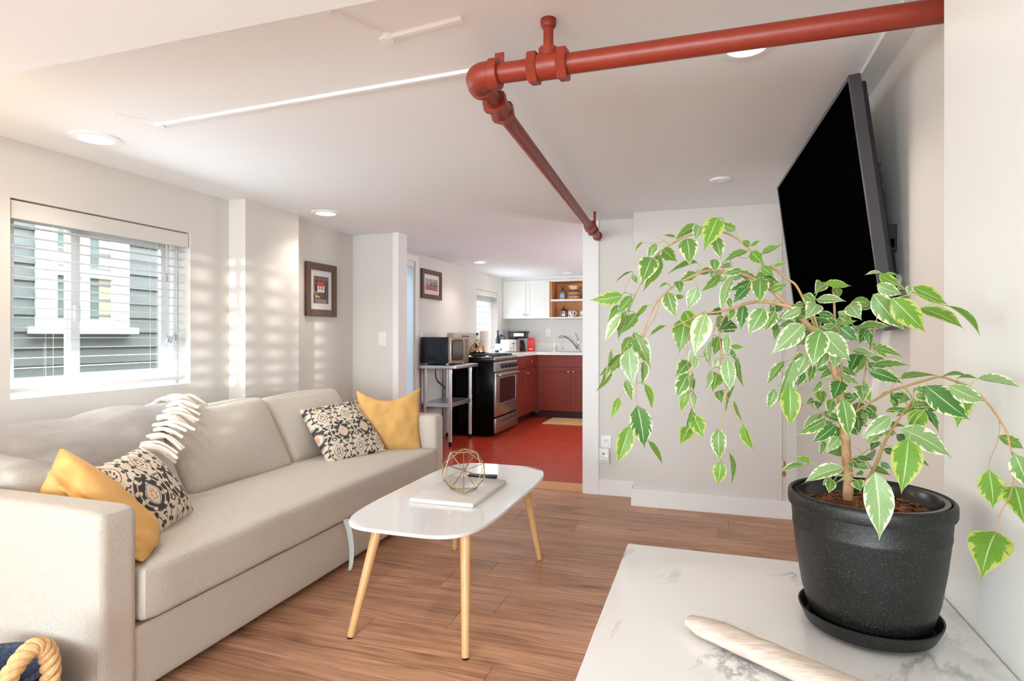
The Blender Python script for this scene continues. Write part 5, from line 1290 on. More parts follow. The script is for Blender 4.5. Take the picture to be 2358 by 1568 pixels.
# kettle
ke = root('kettle', (-2.60, 6.58, 0.945), 'copper-tinted fluted kettle with a tall black-topped handle on the stove', 'kettle')
q = B(); nseg = 48
lathe(q, [(0, 0), (0.088, 0.0), (0.094, 0.012), (0.092, 0.03), (0.080, 0.075), (0.056, 0.115), (0.034, 0.132), (0.032, 0.138), (0, 0.138)], (0, 0, 0), nseg)
for v in q.verts:
    if 0.02 < v.co.z < 0.125:
        a = math.atan2(v.co.y, v.co.x); k = 1 + 0.035 * abs(math.cos(a * 6)); v.co.x *= k; v.co.y *= k
bmesh.ops.transform(q, matrix=Matrix.Translation((-2.60, 6.58, 0.945)), verts=q.verts[:]); finish('body', q, M['kettle'], ke, smooth=60)
q = B(); lathe(q, [(0, 0.165), (0.010, 0.163), (0.012, 0.150), (0.030, 0.142), (0.033, 0.136), (0, 0.136)], (-2.60, 6.58, 0.945), 24); finish('lid', q, M['kettle'], ke)
q = B(); tube(q, spline([(-2.648, 6.565, 1.06), (-2.635, 6.568, 1.11), (-2.60, 6.58, 1.118), (-2.565, 6.592, 1.11), (-2.552, 6.595, 1.06)], 6), 0.006, 8); finish('bail', q, M['chrome'], ke)
q = B(); tube(q, [(-2.60, 6.58, 1.105), (-2.60, 6.58, 1.125), (-2.60, 6.58, 1.165), (-2.60, 6.58, 1.185)], [0.006, 0.010, 0.012, 0.008], 14); finish('handle', q, M['ceramic'], ke)
q = B(); tube(q, [(-2.60, 6.58, 1.160), (-2.60, 6.58, 1.172), (-2.60, 6.58, 1.186), (-2.60, 6.58, 1.192)], [0.0125, 0.0145, 0.013, 0.006], 14); finish('handle_cap', q, M['black'], ke)
q = B(); tube(q, [(-2.58, 6.50, 1.03), (-2.572, 6.47, 1.06), (-2.567, 6.45, 1.075)], [0.022, 0.016, 0.013], 14); finish('spout', q, M['kettle'], ke)
# prep table with microwave
pt = root('prep_table', (-2.60, 5.76, KF), 'stainless steel prep table with an undershelf beside the stove', 'table')
q = B(); box(q, XL + 0.004, -2.385, 5.45, 6.075, 0.818, 0.856, 0.010, 3); finish('top', q, M['steel_l'], pt)
q = B(); box(q, -2.775, -2.475, 5.53, 6.09, 0.425, 0.468, 0.003, 1); finish('undershelf', q, M['steel_l'], pt)
for lx in (-2.765, -2.487):
    for ly in (5.545, 6.08):
        q = B(); tube(q, [(lx, ly, KF + 0.045), (lx, ly, 0.82)], 0.0205, 18); lg = finish('leg', q, M['steel_l'], pt)
        for zz in (0.40, 0.475, 0.77):
            k = B(); tube(k, [(lx, ly, zz), (lx, ly, zz + 0.03)], 0.0235, 18); finish('collar', k, M['steel_l'], lg)
        k = B(); lathe(k, [(0, 0), (0.014, 0), (0.018, 0.01), (0.014, 0.05), (0, 0.05)], (lx, ly, KF), 14); finish('foot', k, M['black'], lg)
mw = root('microwave', (-2.63, 5.75, 0.857), 'black microwave oven with a tan steel front on the prep table', 'microwave')
mx0, mx1, my0, my1, mz0, mz1 = -2.795, -2.485, 5.50, 5.975, 0.875, 1.140
q = B(); box(q, mx0, mx1, my0, my1, mz0, mz1, 0.005); finish('case', q, mat('microwave_case', (22, 26, 34), 0.3), mw)
q = B(); box(q, mx1 - 0.002, mx1 + 0.026, my0 - 0.001, my1 + 0.001, mz0 - 0.003, mz1 + 0.002, 0.006); mfr = finish('front', q, mat('microwave_front', (186, 166, 142), 0.35, 0.8), mw)
q = B(); 
zc = (mz0 + mz1) / 2; ww = []
for k in range(24):
    t = 2 * math.pi * k / 24; ww.append((5.665 + 0.150 * math.copysign(abs(math.cos(t)) ** 0.22, math.cos(t)), zc + 0.108 * math.copysign(abs(math.sin(t)) ** 0.6, math.sin(t))))
prism(q, ww, 'x', mx1 + 0.024, mx1 + 0.029); finish('window_rim', q, M['black'], mfr, smooth=0)
q = B(); prism(q, [(5.665 + (a - 5.665) * .88, zc + (c - zc) * .88) for a, c in ww], 'x', mx1 + 0.028, mx1 + 0.031); finish('window_pane', q, mat('microwave_glass', (70, 60, 52), 0.15), mfr, smooth=0)
q = B(); box(q, mx1 + 0.024, mx1 + 0.028, 5.86, 5.955, mz0 + 0.02, mz1 - 0.02, 0.002, 1); cpn = finish('control_panel', q, mat('microwave_panel', (146, 128, 108), 0.4, 0.5), mfr, smooth=0)
q = B()
for i in range(5):
    for j in range(3): box(q, mx1 + 0.027, mx1 + 0.030, 5.872 + j * 0.027, 5.890 + j * 0.027, mz0 + 0.035 + i * 0.028, mz0 + 0.055 + i * 0.028)
box(q, mx1 + 0.027, mx1 + 0.030, 5.872, 5.945, mz1 - 0.055, mz1 - 0.032); finish('keypad', q, mat('keypad_tan', (120, 104, 88), 0.5), mfr, smooth=0)
for i in range(4):
    q = B()
    for j in range(6): box(q, mx0 + 0.055 + i * 0.034, mx0 + 0.078 + i * 0.034, my0 - 0.0012, my0 + 0.001, mz0 + 0.028 + j * 0.009, mz0 + 0.032 + j * 0.009)
    finish('vent', q, M['black_gloss'], mw, smooth=0)
for fx in (mx0 + 0.04, mx1 - 0.03):
    for fy in (my0 + 0.04, my1 - 0.04):
        q = B(); lathe(q, [(0, 0), (0.014, 0), (0.014, 0.02), (0, 0.02)], (fx, fy, 0.8565), 12); finish('foot', q, M['white'], mw)
q = B(); tube(q, spline([(-2.76, 5.93, 0.90), (-2.805, 5.90, 0.84), (-2.808, 5.88, 0.74), (-2.80, 5.92, 0.66), (-2.80, 6.05, 0.60), (-2.80, 6.14, 0.53)], 7), 0.005, 8)
o = finish('power_cord', q, M['black'], mw)
# rug and door stop
b = B(); box(b, -2.01, -1.0, 7.33, 7.90, KF, KF + 0.010, 0.004, 1)
rg = finish('rug', b, M['jute'], smooth=0); tag(rg, 'woven jute kitchen rug on the red floor before the sink cabinet', 'rug')
ds = root('door_stop', (-0.90, 4.62, KF), 'black rubber floor door stop half hidden behind the white casing', 'door stop')
q = B(); lathe(q, [(0, 0), (0.024, 0), (0.026, 0.01), (0.02, 0.035), (0.012, 0.06), (0.018, 0.072), (0, 0.078)], (-0.925, 4.70, KF + 0.0), 18); finish('bumper', q, M['black'], ds)
# ------------------------------------------------------------------ marble-topped chest by the near wall
MZ = 0.70
ch = root('chest', (0.11, 0.66, 0), 'white chest with a grey-veined marble top against the near right wall', 'chest')
q = B(); box(q, -0.166, XN - 0.002, -0.05, 1.309, MZ - 0.022, MZ, 0.004, 2); finish('marble_top', q, M['marble'], ch, smooth=35)
q = B(); box(q, -0.145, XN - 0.004, -0.03, 1.29, 0.06, MZ - 0.022, 0.003, 1); finish('body', q, M['white'], ch, smooth=0)
for i in range(3):
    q = B(); box(q, -0.160, -0.145, 0.0, 1.26, 0.08 + i * 0.197, 0.265 + i * 0.197, 0.003, 1); d_ = finish('drawer', q, M['white'], ch, smooth=0)
    for yy in (0.35, 0.91):
        k = B(); lathe(k, [(0, 0), (0.006, 0), (0.006, 0.012), (0.014, 0.02), (0, 0.024)], (0, 0, 0), 14, M=Matrix.Translation((-0.160, yy, 0.17 + i * 0.197)) @ Matrix.Rotation(R(-90), 4, 'Y')); finish('knob', k, M['chrome'], d_)
for xx in (-0.11, 0.34):
    for yy in (0.02, 1.24):
        q = B(); box(q, xx - 0.02, xx + 0.02, yy - 0.02, yy + 0.02, 0, 0.065, 0.003, 1); finish('foot', q, M['white'], ch)
# driftwood
b = B(); pa = Vector((-0.026, 0.952, MZ + 0.0135)); pb = Vector((0.30, 0.70, MZ + 0.017)); n_ = 40
pts = [pa.lerp(pb, i / n_) + Vector((0.006, 0.010, 0)) * math.sin(3.0 * i / n_) for i in range(n_ + 1)]
rad = []
for i in range(n_ + 1):
    t = i / n_; rad.append(0.0235 * min(1, 0.60 + 6 * t if t < .07 else 1) * min(1, 0.55 + 3 * (1 - t)) * (1 + 0.22 * t))
vs = tube(b, pts, rad, 20)
dw = (pb - pa).normalized(); sd = Vector((-dw.y, dw.x, 0))
for v in b.verts:
    t = max(0, min(1, (v.co - pa).dot(dw) / (pb - pa).length)); c = pa.lerp(pb, t) + Vector((0.006, 0.010, 0)) * math.sin(3 * t)
    nz = noise.noise_vector(Vector((t * 9, v.co.z * 60, (v.co - c).dot(sd) * 50))) * 0.0022
    v.co.z = c.z + (v.co.z - c.z) * 0.52 + nz.z
    v.co += sd * nz.x
zmin = min(v.co.z for v in b.verts)
for v in b.verts: v.co.z += MZ + 0.0006 - zmin
tag(finish('driftwood', b, M['driftwood'], smooth=60), 'pale weathered piece of driftwood lying on the marble top', 'driftwood')

# ------------------------------------------------------------------ potted ficus
PC = Vector((0.2350, 1.044, MZ))
pl_ = root('potted_ficus', PC, 'variegated weeping ficus in a black speckled pot and saucer on the marble top', 'plant')
q = B(); lathe(q, [(0, 0.001), (0.070, 0.001), (0.088, 0.008), (0.0965, 0.026), (0.0975, 0.030), (0.095, 0.030), (0.086, 0.012), (0.068, 0.005), (0, 0.005)], PC, 72); finish('saucer', q, M['pot'], pl_)
q = B(); lathe(q, [(0, 0.006), (0.076, 0.006), (0.080, 0.012), (0.093, 0.060), (0.1005, 0.110), (0.1050, 0.150), (0.1062, 0.155), (0.1064, 0.158), (0.1060, 0.160), (0.1080, 0.186), (0.1115, 0.1865), (0.1128, 0.190), (0.1128, 0.203), (0.1118, 0.2065), (0.1085, 0.2085), (0.1065, 0.207), (0.1055, 0.200), (0.104, 0.16), (0.09, 0.05), (0, 0.03)], PC, 96); finish('pot', q, M['pot'], pl_, smooth=50)
q = B(); lathe(q, [(0.1045, 0.19), (0.1048, 0.2045), (0.1035, 0.2068), (0.0965, 0.2062), (0.0950, 0.203), (0.0945, 0.192), (0.0925, 0.190), (0.0915, 0.178), (0.0900, 0.176), (0.0890, 0.150), (0.088, 0.14)], PC, 96); finish('inner_pot', q, M['pot_inner'], pl_, smooth=50)
q = B(); NRr = 22; SEG = 72; rings = []
for i in range(NRr + 1):
    r_ = 0.0905 * i / NRr; rg_ = []
    for k in range(SEG if i else 1):
        a = 2 * math.pi * k / SEG; x, y = r_ * math.cos(a), r_ * math.sin(a)
        h_ = noise.noise(Vector((x * 90, y * 90, 3))) * 0.0055 + noise.noise(Vector((x * 30, y * 30, 9))) * 0.006 + 0.006 * (1 - i / NRr)
        rg_.append(q.verts.new(PC + Vector((x, y, 0.180 + h_))))
    rings.append(rg_)
for a_, c_ in zip(rings[:-1], rings[1:]):
    for k in range(SEG):
        k2 = (k + 1) % SEG
        if len(a_) == 1: q.faces.new((a_[0], c_[k], c_[k2]))
        else: q.faces.new((a_[k], c_[k], c_[k2], a_[k2]))
rr_ = random.Random(3)
for k in range(420):
    a = rr_.uniform(0, 6.283); r_ = 0.086 * math.sqrt(rr_.random()); p = PC + Vector((r_ * math.cos(a), r_ * math.sin(a), 0.187 + rr_.uniform(-.002, .003)))
    sz = rr_.uniform(0.0015, 0.0045)
    bmesh.ops.create_icosphere(q, subdivisions=1, radius=sz, matrix=Matrix.Translation(p) @ Matrix.Rotation(rr_.uniform(0, 3), 4, 'Z') @ Matrix.Diagonal((rr_.uniform(.6, 2.2), .7, .6, 1)))
o = finish('soil', q, M['soil'], pl_, smooth=50); o['kind'] = 'stuff'

FW = Vector((-math.sin(YAW), math.cos(YAW), 0)); RT = Vector((math.cos(YAW), math.sin(YAW), 0)); EYEP = Vector((0, 0, EYE))
def ray(px, py): return FW + RT * ((px - CX) / F_PX) + Vector((0, 0, (HY - py) / F_PX))
def dep(px):
    xs = [1350, 1600, 1850, 2000, 2100, 2200, 2300, 2370]; ds = [0.98, 0.96, 0.935, 0.92, 0.86, 0.80, 0.735, 0.70]
    return float(np.interp(px, xs, ds))
def at(px, py, dd=0.0): return EYEP + ray(px, py) * (dep(px) + dd)

STEMS = []      # sample points leaves may hang from
def stem(nm, pts, w0, w1, m, dd=0.0, seg=9, dd1=None):
    n = len(pts); P = [at(x, y, dd if dd1 is None else dd + (dd1 - dd) * i / (n - 1)) for i, (x, y) in enumerate(pts)]
    P = spline(P, 6); k = len(P)
    q = B(); tube(q, P, [(w0 + (w1 - w0) * i / (k - 1)) / F_PX * 0.93 / 2 for i in range(k)], seg)
    if nm == 'trunk':
        for v in q.verts: v.co += noise.noise_vector(v.co * 60) * 0.0012
    finish(nm, q, m, pl_, smooth=70)
    STEMS.extend(P)
stem('trunk', [(1953, 1150), (1953, 1105), (1949, 1050), (1946, 1000), (1941, 950), (1934, 900), (1922, 850), (1905, 800), (1888, 775), (1868, 757), (1845, 733), (1820, 708)], 22, 12, M['bark'], -0.002, 12)
T, G = M['twig'], M['bark']
stem('branch', [(1822, 709), (1800, 690), (1779, 670), (1755, 652), (1737, 643), (1713, 632), (1690, 628), (1660, 625), (1630, 623), (1605, 631), (1570, 648), (1540, 668), (1515, 693), (1500, 720), (1488, 750), (1478, 790)], 11, 2.2, G, 0.0)
stem('branch', [(1822, 707), (1790, 700), (1755, 694), (1715, 700), (1690, 710), (1655, 718), (1620, 722), (1590, 735), (1560, 748), (1532, 751)], 9, 1.8, G, -0.015)
stem('branch', [(1885, 772), (1860, 712), (1835, 660), (1813, 642), (1782, 619), (1757, 610), (1740, 590), (1722, 570), (1697, 549), (1672, 537), (1653, 533), (1620, 536), (1585, 543), (1555, 558), (1528, 573), (1505, 596), (1482, 640), (1463, 680), (1452, 705), (1441, 740)], 6, 2, T, 0.01)
stem('branch', [(1688, 710), (1665, 735), (1657, 770), (1660, 805), (1661, 850), (1671, 885), (1673, 910), (1668, 945), (1664, 968), (1665, 1000), (1667, 1030), (1660, 1062)], 3.4, 1.4, T, -0.01)
stem('twig', [(1673, 912), (1682, 930), (1690, 955), (1698, 970), (1711, 979)], 1.7, 1.2, T, -0.01)
stem('twig', [(1667, 1028), (1674, 1036), (1680, 1044)], 1.5, 1.2, T, -0.01)
stem('branch', [(1620, 722), (1600, 745), (1585, 775), (1582, 810), (1585, 850), (1588, 890), (1587, 925), (1594, 938), (1597, 957)], 2.6, 1.3, T, -0.02)
stem('twig', [(1655, 718), (1645, 760), (1637, 800), (1635, 850), (1650, 858)], 2, 1.2, T, 0.01)
stem('twig', [(1520, 690), (1508, 730), (1490, 760), (1482, 780), (1476, 800), (1468, 850), (1466, 890), (1467, 933)], 2.4, 1.3, T, -0.02)
stem('twig', [(1480, 770), (1455, 785), (1432, 812), (1420, 840), (1402, 848)], 1.8, 1.2, T, -0.01)
stem('twig', [(1466, 850), (1450, 875), (1440, 895), (1425, 916)], 1.6, 1.1, T, 0.0)
stem('twig', [(1467, 933), (1458, 962), (1450, 981)], 1.4, 1.0, T, 0.0)
stem('twig', [(1467, 933), (1480, 990), (1493, 1016)], 1.4, 1.0, T, 0.015)
stem('twig', [(1463, 680), (1448, 676), (1440, 672), (1446, 650), (1457, 632)], 1.8, 1.0, T, 0.0)
stem('twig', [(1555, 558), (1530, 556), (1510, 560), (1497, 560), (1480, 558)], 1.7, 1.0, T, 0.0)
stem('twig', [(1545, 565), (1525, 552), (1500, 541)], 1.5, 0.9, T, 0.0)
stem('twig', [(1697, 549), (1695, 535), (1693, 530), (1672, 520)], 1.6, 1.0, T, 0.0)
stem('twig', [(1740, 592), (1715, 594), (1690, 592), (1664, 605)], 1.8, 1.0, T, 0.01)
stem('twig', [(1780, 671), (1762, 655), (1757, 640), (1742, 632), (1720, 620)], 2, 1, T, 0.0)
stem('branch', [(1936, 905), (1938, 850), (1930, 800), (1924, 750), (1921, 700), (1919, 662)], 7, 5, T, 0.02)
stem('branch', [(1890, 778), (1880, 745), (1875, 725), (1870, 700)], 5, 3, T, 0.0)
stem('branch', [(1928, 760), (1937, 745), (1950, 722), (1962, 697)], 3, 2, T, 0.0)
stem('branch', [(1944, 1000), (1962, 960), (1975, 940), (1985, 900), (1992, 860), (1996, 825), (2003, 805), (2010, 780), (2018, 740), (2024, 690), (2030, 645)], 5, 2, T, 0.01, dd1=0.02)
stem('twig', [(2024, 690), (2060, 678), (2095, 672), (2130, 684), (2160, 697), (2182, 704)], 1.8, 1.2, T, 0.02, dd1=0.0)
stem('branch', [(1948, 985), (1970, 950), (2000, 930), (2050, 901), (2090, 888), (2130, 876), (2165, 868), (2200, 878), (2240, 895), (2271, 925), (2290, 950), (2302, 968), (2318, 995), (2324, 1020), (2333, 1055), (2335, 1090), (2326, 1140), (2308, 1175), (2298, 1195), (2294, 1226)], 6, 1.6, T, 0.0)
stem('twig', [(2301, 967), (2301, 1000), (2290, 1035), (2279, 1060), (2277, 1082)], 1.8, 1.2, T, 0.0)
stem('twig', [(2050, 901), (2058, 885), (2064, 880), (2070, 872)], 1.8, 1.2, T, 0.0)
stem('branch', [(1985, 1118), (2003, 1098), (2020, 1062), (2030, 1035), (2045, 1003), (2065, 972), (2080, 950), (2098, 925), (2104, 902)], 9, 3, T, -0.02, dd1=-0.02)
stem('twig', [(1948, 1045), (1970, 1062), (1985, 1050), (1975, 1030)], 1.6, 1.0, T, -0.01)
stem('twig', [(2085, 945), (2110, 935), (2135, 940)], 1.8, 1.2, T, -0.02)
stem('branch', [(1944, 985), (1930, 972), (1905, 962), (1890, 950), (1870, 935)], 3, 1.4, T, 0.0)
stem('twig', [(1925, 1112), (1905, 1095), (1890, 1085), (1872, 1066)], 2, 1.2, M['petiole'], -0.03)
stem('twig', [(1925, 1112), (1912, 1104), (1900, 1098)], 2, 1.2, M['petiole'], -0.05)
stem('twig', [(1850, 738), (1845, 775), (1838, 800), (1826, 826)], 2, 1.2, T, -0.02)
stem('twig', [(1826, 826), (1800, 840), (1806, 870), (1819, 888)], 1.6, 1.2, T, -0.01)
stem('twig', [(1905, 800), (1880, 830), (1860, 850), (1845, 860)], 2, 1.2, T, 0.01)
stem('twig', [(1822, 709), (1800, 725), (1790, 740)], 2, 1.2, T, 0.0)
SP = np.array([tuple(p) for p in STEMS])

PT = [0, .04, .10, .20, .32, .44, .56, .68, .77, .84, .90, .95, 1.0]
PW = [0.02, .28, .60, .90, 1.0, 0.98, .85, .62, .40, .22, .10, .045, 0.008]
lr = random.Random(21)
def leaf(bx, by, tx, ty, wpx, kind, dd=0.0, idx=0):
    L2 = math.hypot(tx - bx, ty - by); d0 = dep(bx) + dd + lr.uniform(-.012, .012)
    mpp = d0 / F_PX
    ratio = wpx / L2; slant = 0.0
    if ratio > 0.56: slant = math.sqrt(max(0, (wpx / 0.50) ** 2 - L2 ** 2)) * mpp
    Wpx = max(wpx, 0.36 * L2); roll = math.acos(min(1, wpx / Wpx)) * (1 if lr.random() < .6 else -1)
    if ratio > 0.36: roll = lr.uniform(-.15, .15)
    slant *= -1 if kind in 'pcv' or lr.random() < .6 else 1
    b0 = EYEP + ray(bx, by) * d0; t0 = EYEP + ray(tx, ty) * (d0 + slant + lr.uniform(-.01, .01))
    if t0.x > XN - 0.012: t0 = EYEP + ray(tx, ty) * ((XN - 0.012) / ray(tx, ty).x)
    ax = (t0 - b0); Ln = ax.length; ax.normalize()
    mid = (b0 + t0) / 2; view = (EYEP - mid).normalized()
    up_ = view - ax * view.dot(ax); up_.normalize()
    side = ax.cross(up_)
    up_, side = up_ * math.cos(roll) + side * math.sin(roll), side * math.cos(roll) - up_ * math.sin(roll)
    if up_.z < 0 and abs(up_.z) > 0.5: up_ = -up_
    W = Wpx * mpp / 2 * 1.15; arch = Ln * lr.uniform(0.03, 0.09); fold = lr.uniform(0.10, 0.38); hook = lr.uniform(-.03, .03) * Ln
    wav = lr.uniform(0.0, 0.05); ph = lr.uniform(0, 6)
    bm = bmesh.new(); uvl = bm.loops.layers.uv.new('UVMap'); rows = []
    US = (-1, -.6, -.2, 0, .2, .6, 1)
    for t, pw_ in zip(PT, PW):
        row = []
        c = b0 + ax * (Ln * t) + up_ * (arch * 4 * t * (1 - t)) + side * (hook * math.sin(t * 3.14))
        for u in US:
            h_ = abs(u) * W * pw_ * fold + math.sin(t * 14 + ph + u) * wav * W * abs(u)
            row.append((bm.verts.new(c + side * (u * W * pw_ * (1 - 0.25 * fold)) + up_ * h_), (u * .5 + .5, t)))
        rows.append(row)
    for r0, r1 in zip(rows[:-1], rows[1:]):
        for k in range(len(US) - 1):
            q4 = (r0[k], r0[k + 1], r1[k + 1], r1[k]); f = bm.faces.new([a[0] for a in q4])
            for lp, a in zip(f.loops, q4): lp[uvl].uv = a[1]
    # stalk to the nearest twig
    bmv = np.array(tuple(b0)); dist = np.linalg.norm(SP - bmv, axis=1); j = int(dist.argmin())
    stalk = None
    if 0.004 < dist[j] < 0.10:
        s0 = SP[j]; s0 = Vector(s0); m_ = (s0 + b0) / 2 + Vector((0, 0, 0.12 * dist[j])); stalk = (s0, m_, b0 + ax * (Ln * 0.03) )
    me = bpy.data.meshes.new('leaf')
    if stalk:
        nf = len(bm.faces); tube(bm, spline(stalk, 4), 0.00075, 5)
        bm.faces.ensure_lookup_table()
        for f in bm.faces[nf:]: f.material_index = 1
    off = ROOTLOC[pl_.name]; bmesh.ops.translate(bm, verts=bm.verts[:], vec=-off)
    bm.to_mesh(me); bm.free(); me.shade_smooth()
    me.materials.append(LEAF[kind]); me.materials.append(M['petiole'])
    o = bpy.data.objects.new('leaf', me); COL.objects.link(o); o.parent = pl_

LEAVES = '''1653,501,1620,578,45,l,-.03;1582,549,1589,616,40,v,-.03;1647,544,1660,599,28,v;1645,597,1646,631,24,v;1612,520,1600,557,28,p;1608,518,1553,556,18,g;1527,574,1560,603,28,g;1501,593,1476,660,42,v,-.03
1511,561,1487,597,20,v;1519,586,1480,672,28,g,.02;1480,557,1462,580,6,g;1555,546,1527,541,6,g;1606,604,1536,631,12,g;1457,625,1417,651,4,g;1457,632,1468,653,11,g;1433,681,1357,691,30,l,-.02;1454,681,1417,727,22,g
1424,703,1398,745,18,v;1430,725,1391,790,22,c,-.02;1442,716,1424,784,18,g;1467,722,1429,771,24,g;1491,702,1459,737,11,l;1562,647,1567,678,24,v;1537,652,1516,664,6,g;1537,672,1557,733,32,v;1575,683,1541,690,10,g
1606,662,1582,713,30,p;1532,750,1493,777,8,g;1577,733,1564,815,44,g,.02;1575,718,1610,765,34,l;1625,722,1598,823,42,c,-.05
1693,530,1657,512,20,g;1726,566,1711,553,14,g;1727,566,1751,553,9,l;1755,585,1804,562,14,g;1722,578,1664,605,16,g;1730,580,1762,612,26,g;1781,614,1811,606,9,l;1753,614,1783,636,20,g;1751,643,1750,704,38,v,-.03
1739,642,1762,632,16,g;1772,670,1814,654,17,g;1707,622,1660,631,18,v,-.02;1687,634,1661,725,22,p,-.03;1730,650,1678,670,22,d;1721,662,1686,700,24,d;1713,703,1705,763,26,d,-.01;1760,710,1722,773,38,v,-.03;1785,717,1760,765,30,v,-.03
1752,745,1724,768,14,p;1658,632,1613,672,18,g;1660,640,1625,650,12,g;1682,608,1655,618,12,g;1685,740,1650,762,38,d,.03;1694,753,1660,765,16,d;1675,770,1672,825,18,p,-.02;1655,775,1643,820,26,g;1690,712,1677,742,15,v;1675,686,1684,712,16,v;1790,750,1783,785,15,g
1585,832,1553,868,30,v;1584,860,1554,919,34,v,-.01;1598,802,1592,850,16,p;1602,822,1598,856,14,p;1597,858,1584,925,14,p,-.02;1600,872,1597,902,8,g;1584,903,1568,949,20,l;1597,903,1600,943,14,p;1594,938,1574,1000,16,v,-.02;1588,984,1564,1024,30,l
1597,957,1621,1012,34,l;1637,785,1637,852,10,p,-.03;1636,852,1621,901,12,p,-.03;1620,808,1634,845,12,p;1648,828,1645,850,13,c;1650,858,1640,903,36,l;1655,900,1662,930,24,v;1674,826,1682,902,32,p,-.02;1684,805,1695,832,12,d;1684,797,1713,799,12,l
1699,823,1714,895,15,v;1691,889,1672,957,9,v;1691,923,1713,976,8,v;1711,979,1738,1042,20,l;1655,988,1657,1062,32,v,-.01;1660,1062,1652,1118,29,l;1680,1044,1682,1118,10,g
1448,803,1457,889,40,p,-.03;1460,765,1500,850,36,v;1482,832,1477,889,18,v;1440,876,1455,924,20,v;1484,884,1501,944,17,l;1425,916,1407,965,19,l;1468,933,1484,1035,46,d,-.02;1450,981,1420,1070,38,l,-.01;1493,1016,1527,1073,12,g
1432,814,1376,868,24,g;1407,805,1392,880,16,c,-.01;1402,838,1371,903,17,g;1453,775,1430,825,22,g
1893,650,1874,678,28,v;1899,654,1961,659,17,l,-.02;1925,663,1930,690,20,g;1854,677,1881,702,22,v;1881,700,1853,738,35,p,-.04;1880,690,1950,694,20,p,-.03;1883,722,1924,730,17,d;1963,693,2010,697,20,g;1963,703,2004,702,14,l;1957,700,1985,738,34,p
1920,750,1886,752,12,v;1946,727,1921,754,12,v;1850,746,1775,817,44,p,-.05;1890,760,1871,848,45,v,-.06;1893,764,1960,832,45,p,-.06;1934,753,1977,787,30,d;1997,758,1979,793,26,d;1936,748,1975,738,12,g;1972,757,2054,752,20,v
1908,804,1876,855,20,v,-.02;1858,819,1828,876,28,p,-.04;1848,814,1822,832,14,v;1922,818,1921,850,26,p,-.03;1828,828,1788,930,28,p,-.03;1806,832,1764,890,20,v;1905,842,1880,855,16,d;1911,853,1886,873,18,v;1964,806,2020,820,16,p;1975,815,1955,862,30,d;1985,810,1962,852,28,d,.02
1845,710,1790,736,22,p,-.02;1822,716,1787,741,18,p;1850,700,1825,705,14,v;1828,742,1790,753,16,g;1788,745,1783,775,14,d;1850,735,1815,730,10,g
2024,632,2080,658,22,l,-.03;2030,628,1990,634,8,p;2038,632,2070,634,6,l;2019,655,2079,678,28,p,-.04;2011,677,2085,762,44,v,-.05;2054,686,2132,766,50,l,-.07;2102,661,2183,702,30,l,-.03;2119,709,2222,759,28,l,-.05;2181,704,2258,775,14,g
2095,658,2090,682,14,c;2022,715,2037,715,14,l;2000,765,2003,800,18,d;2010,790,2045,826,14,l;2008,800,2081,825,18,v,-.02;2005,845,2098,842,20,v,-.02;2000,855,2080,884,30,d,-.03
1819,888,1820,985,42,l,-.04;1785,896,1766,942,22,v;1842,855,1857,883,16,v;1838,865,1837,888,12,v;1936,877,1916,926,36,d,-.05;1940,917,1954,1012,36,v,-.07;1902,965,1831,1002,22,v,-.03;1924,978,1865,1023,28,d,-.03;1931,1006,1902,1042,24,p,-.02;1898,1015,1888,1053,14,v
1942,1030,1905,1045,22,d,.01;1942,1045,1910,1045,12,g;1865,1062,1824,1054,14,l,-.05;1850,1070,1793,1089,14,v,-.05;1943,1076,1849,1113,30,p,-.08;1942,1085,1925,1090,14,v,-.04;1890,900,1895,932,24,l;1885,925,1882,945,18,d;1873,920,1853,930,16,v;1915,920,1910,958,24,v
1893,878,1866,908,12,v;1850,933,1828,940,5,g;1983,888,1987,930,34,v,-.05;1990,880,2005,928,18,l;1945,910,1972,918,18,d;1975,960,1978,1002,26,d;2052,958,1980,1010,30,p,-.06;1970,945,2012,957,16,d;1938,862,1980,885,16,p;1958,1065,1962,1082,12,v;1955,985,1976,1003,14,d
2075,987,2193,1056,44,p,-.08;2092,1010,2075,1138,60,l,-.09;2132,888,2234,968,54,d,-.04;2185,888,2271,925,38,p,-.04;2222,910,2203,985,36,l,.02;2075,872,2165,866,13,g;2167,868,2230,866,9,g;2203,872,2255,873,9,g;2251,871,2358,895,20,p
2107,894,2168,913,20,v,-.03;2107,910,2148,918,16,g,-.02;2055,912,2090,910,16,d;2090,912,2065,932,16,g;2050,920,2065,932,8,g;2098,932,2150,933,17,v,-.03;2040,945,2103,948,14,v,-.03;2130,945,2092,985,38,l,-.03;2134,945,2163,997,18,d,-.02;2115,942,2158,945,18,d
2035,980,2088,982,13,g;2062,995,2028,998,14,p;2020,1000,1990,1022,22,p,-.04;2018,1015,2005,1040,22,d;2065,1000,2085,1018,20,d;2035,1035,2062,1040,16,d;1975,1050,2015,1058,12,d,-.03;2028,1065,2055,1082,14,d,-.02;2005,1078,2053,1096,14,g,.01;1973,1070,2003,1080,14,g,-.03;2110,1056,2142,1077,7,g
2015,1088,2025,1245,57,p,-.155;1973,1105,1983,1133,26,v,-.07;1987,1085,1966,1095,10,d,-.05;2162,940,2180,944,5,d;1912,1104,1893,1118,14,v,-.06;1913,1105,1908,1137,22,v,-.07
2299,1003,2358,1035,24,g;2277,1082,2286,1172,50,l;2293,1226,2258,1337,76,l;2337,1045,2372,1130,40,v;2338,1120,2362,1215,60,l'''
for i, s in enumerate(LEAVES.replace('\n', ';').split(';')):
    f = s.split(',')
    leaf(float(f[0]), float(f[1]), float(f[2]), float(f[3]), float(f[4]), f[5], float(f[6]) if len(f) > 6 else 0.0, i)

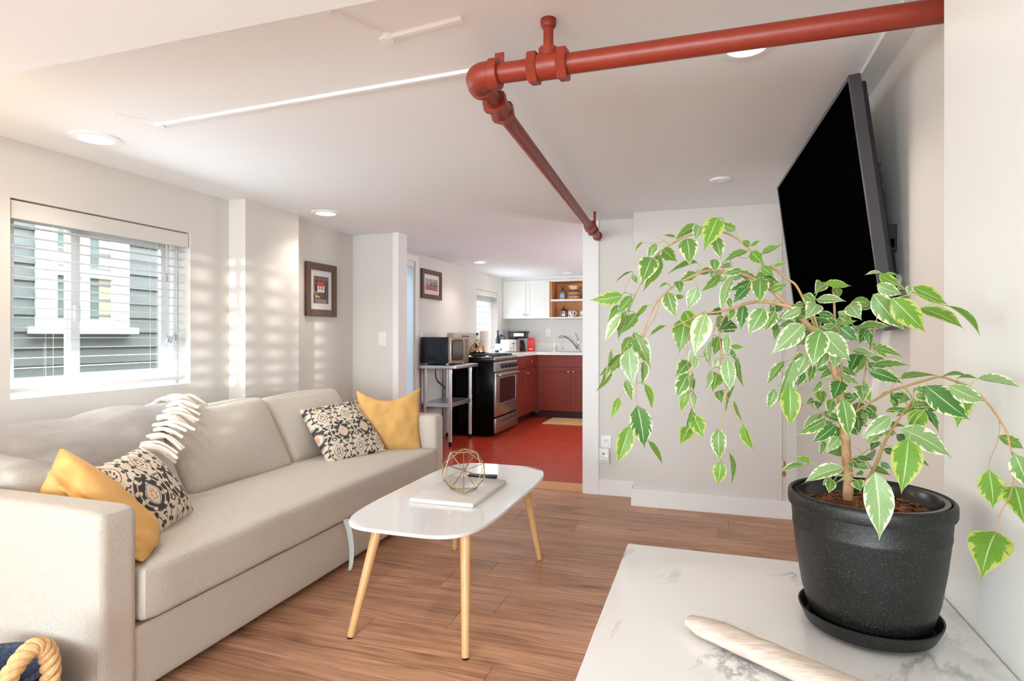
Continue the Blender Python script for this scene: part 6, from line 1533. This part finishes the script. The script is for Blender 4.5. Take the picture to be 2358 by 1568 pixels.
# EXTRA: the smaller leaves that fill the crown behind the large ones
n_leaf = len(LEAVES.replace('\n', ';').split(';'))
boxes = [(1850, 2000, 690, 880, 20), (1870, 1990, 880, 1060, 14), (1600, 1760, 610, 720, 14), (1990, 2120, 900, 1040, 12), (1760, 1880, 690, 800, 8)]
er = random.Random(77)
pix = []
for p in STEMS:
    q_ = p - EYEP; d_ = q_.dot(FW); pix.append((CX + F_PX * q_.dot(RT) / d_, HY - F_PX * q_.z / d_))
for x0, x1, yy0, yy1, cnt in boxes:
    cand = [p for p in pix if x0 < p[0] < x1 and yy0 < p[1] < yy1]
    for k in range(cnt):
        if not cand or n_leaf >= 296: break
        p = er.choice(cand); a = er.uniform(-0.5, 3.6); ln = er.uniform(34, 58); o_ = er.uniform(4, 16)
        dx, dy = math.cos(a), 0.35 + 0.65 * abs(math.sin(a)) * er.uniform(0.3, 1)
        n_ = math.hypot(dx, dy); dx /= n_; dy /= n_
        bx, by = p[0] + dx * o_, p[1] + dy * o_ - 4
        leaf(bx, by, bx + dx * ln, by + dy * ln, er.uniform(12, 24), er.choice('vvvdgp'), er.uniform(0.005, 0.045)); n_leaf += 1
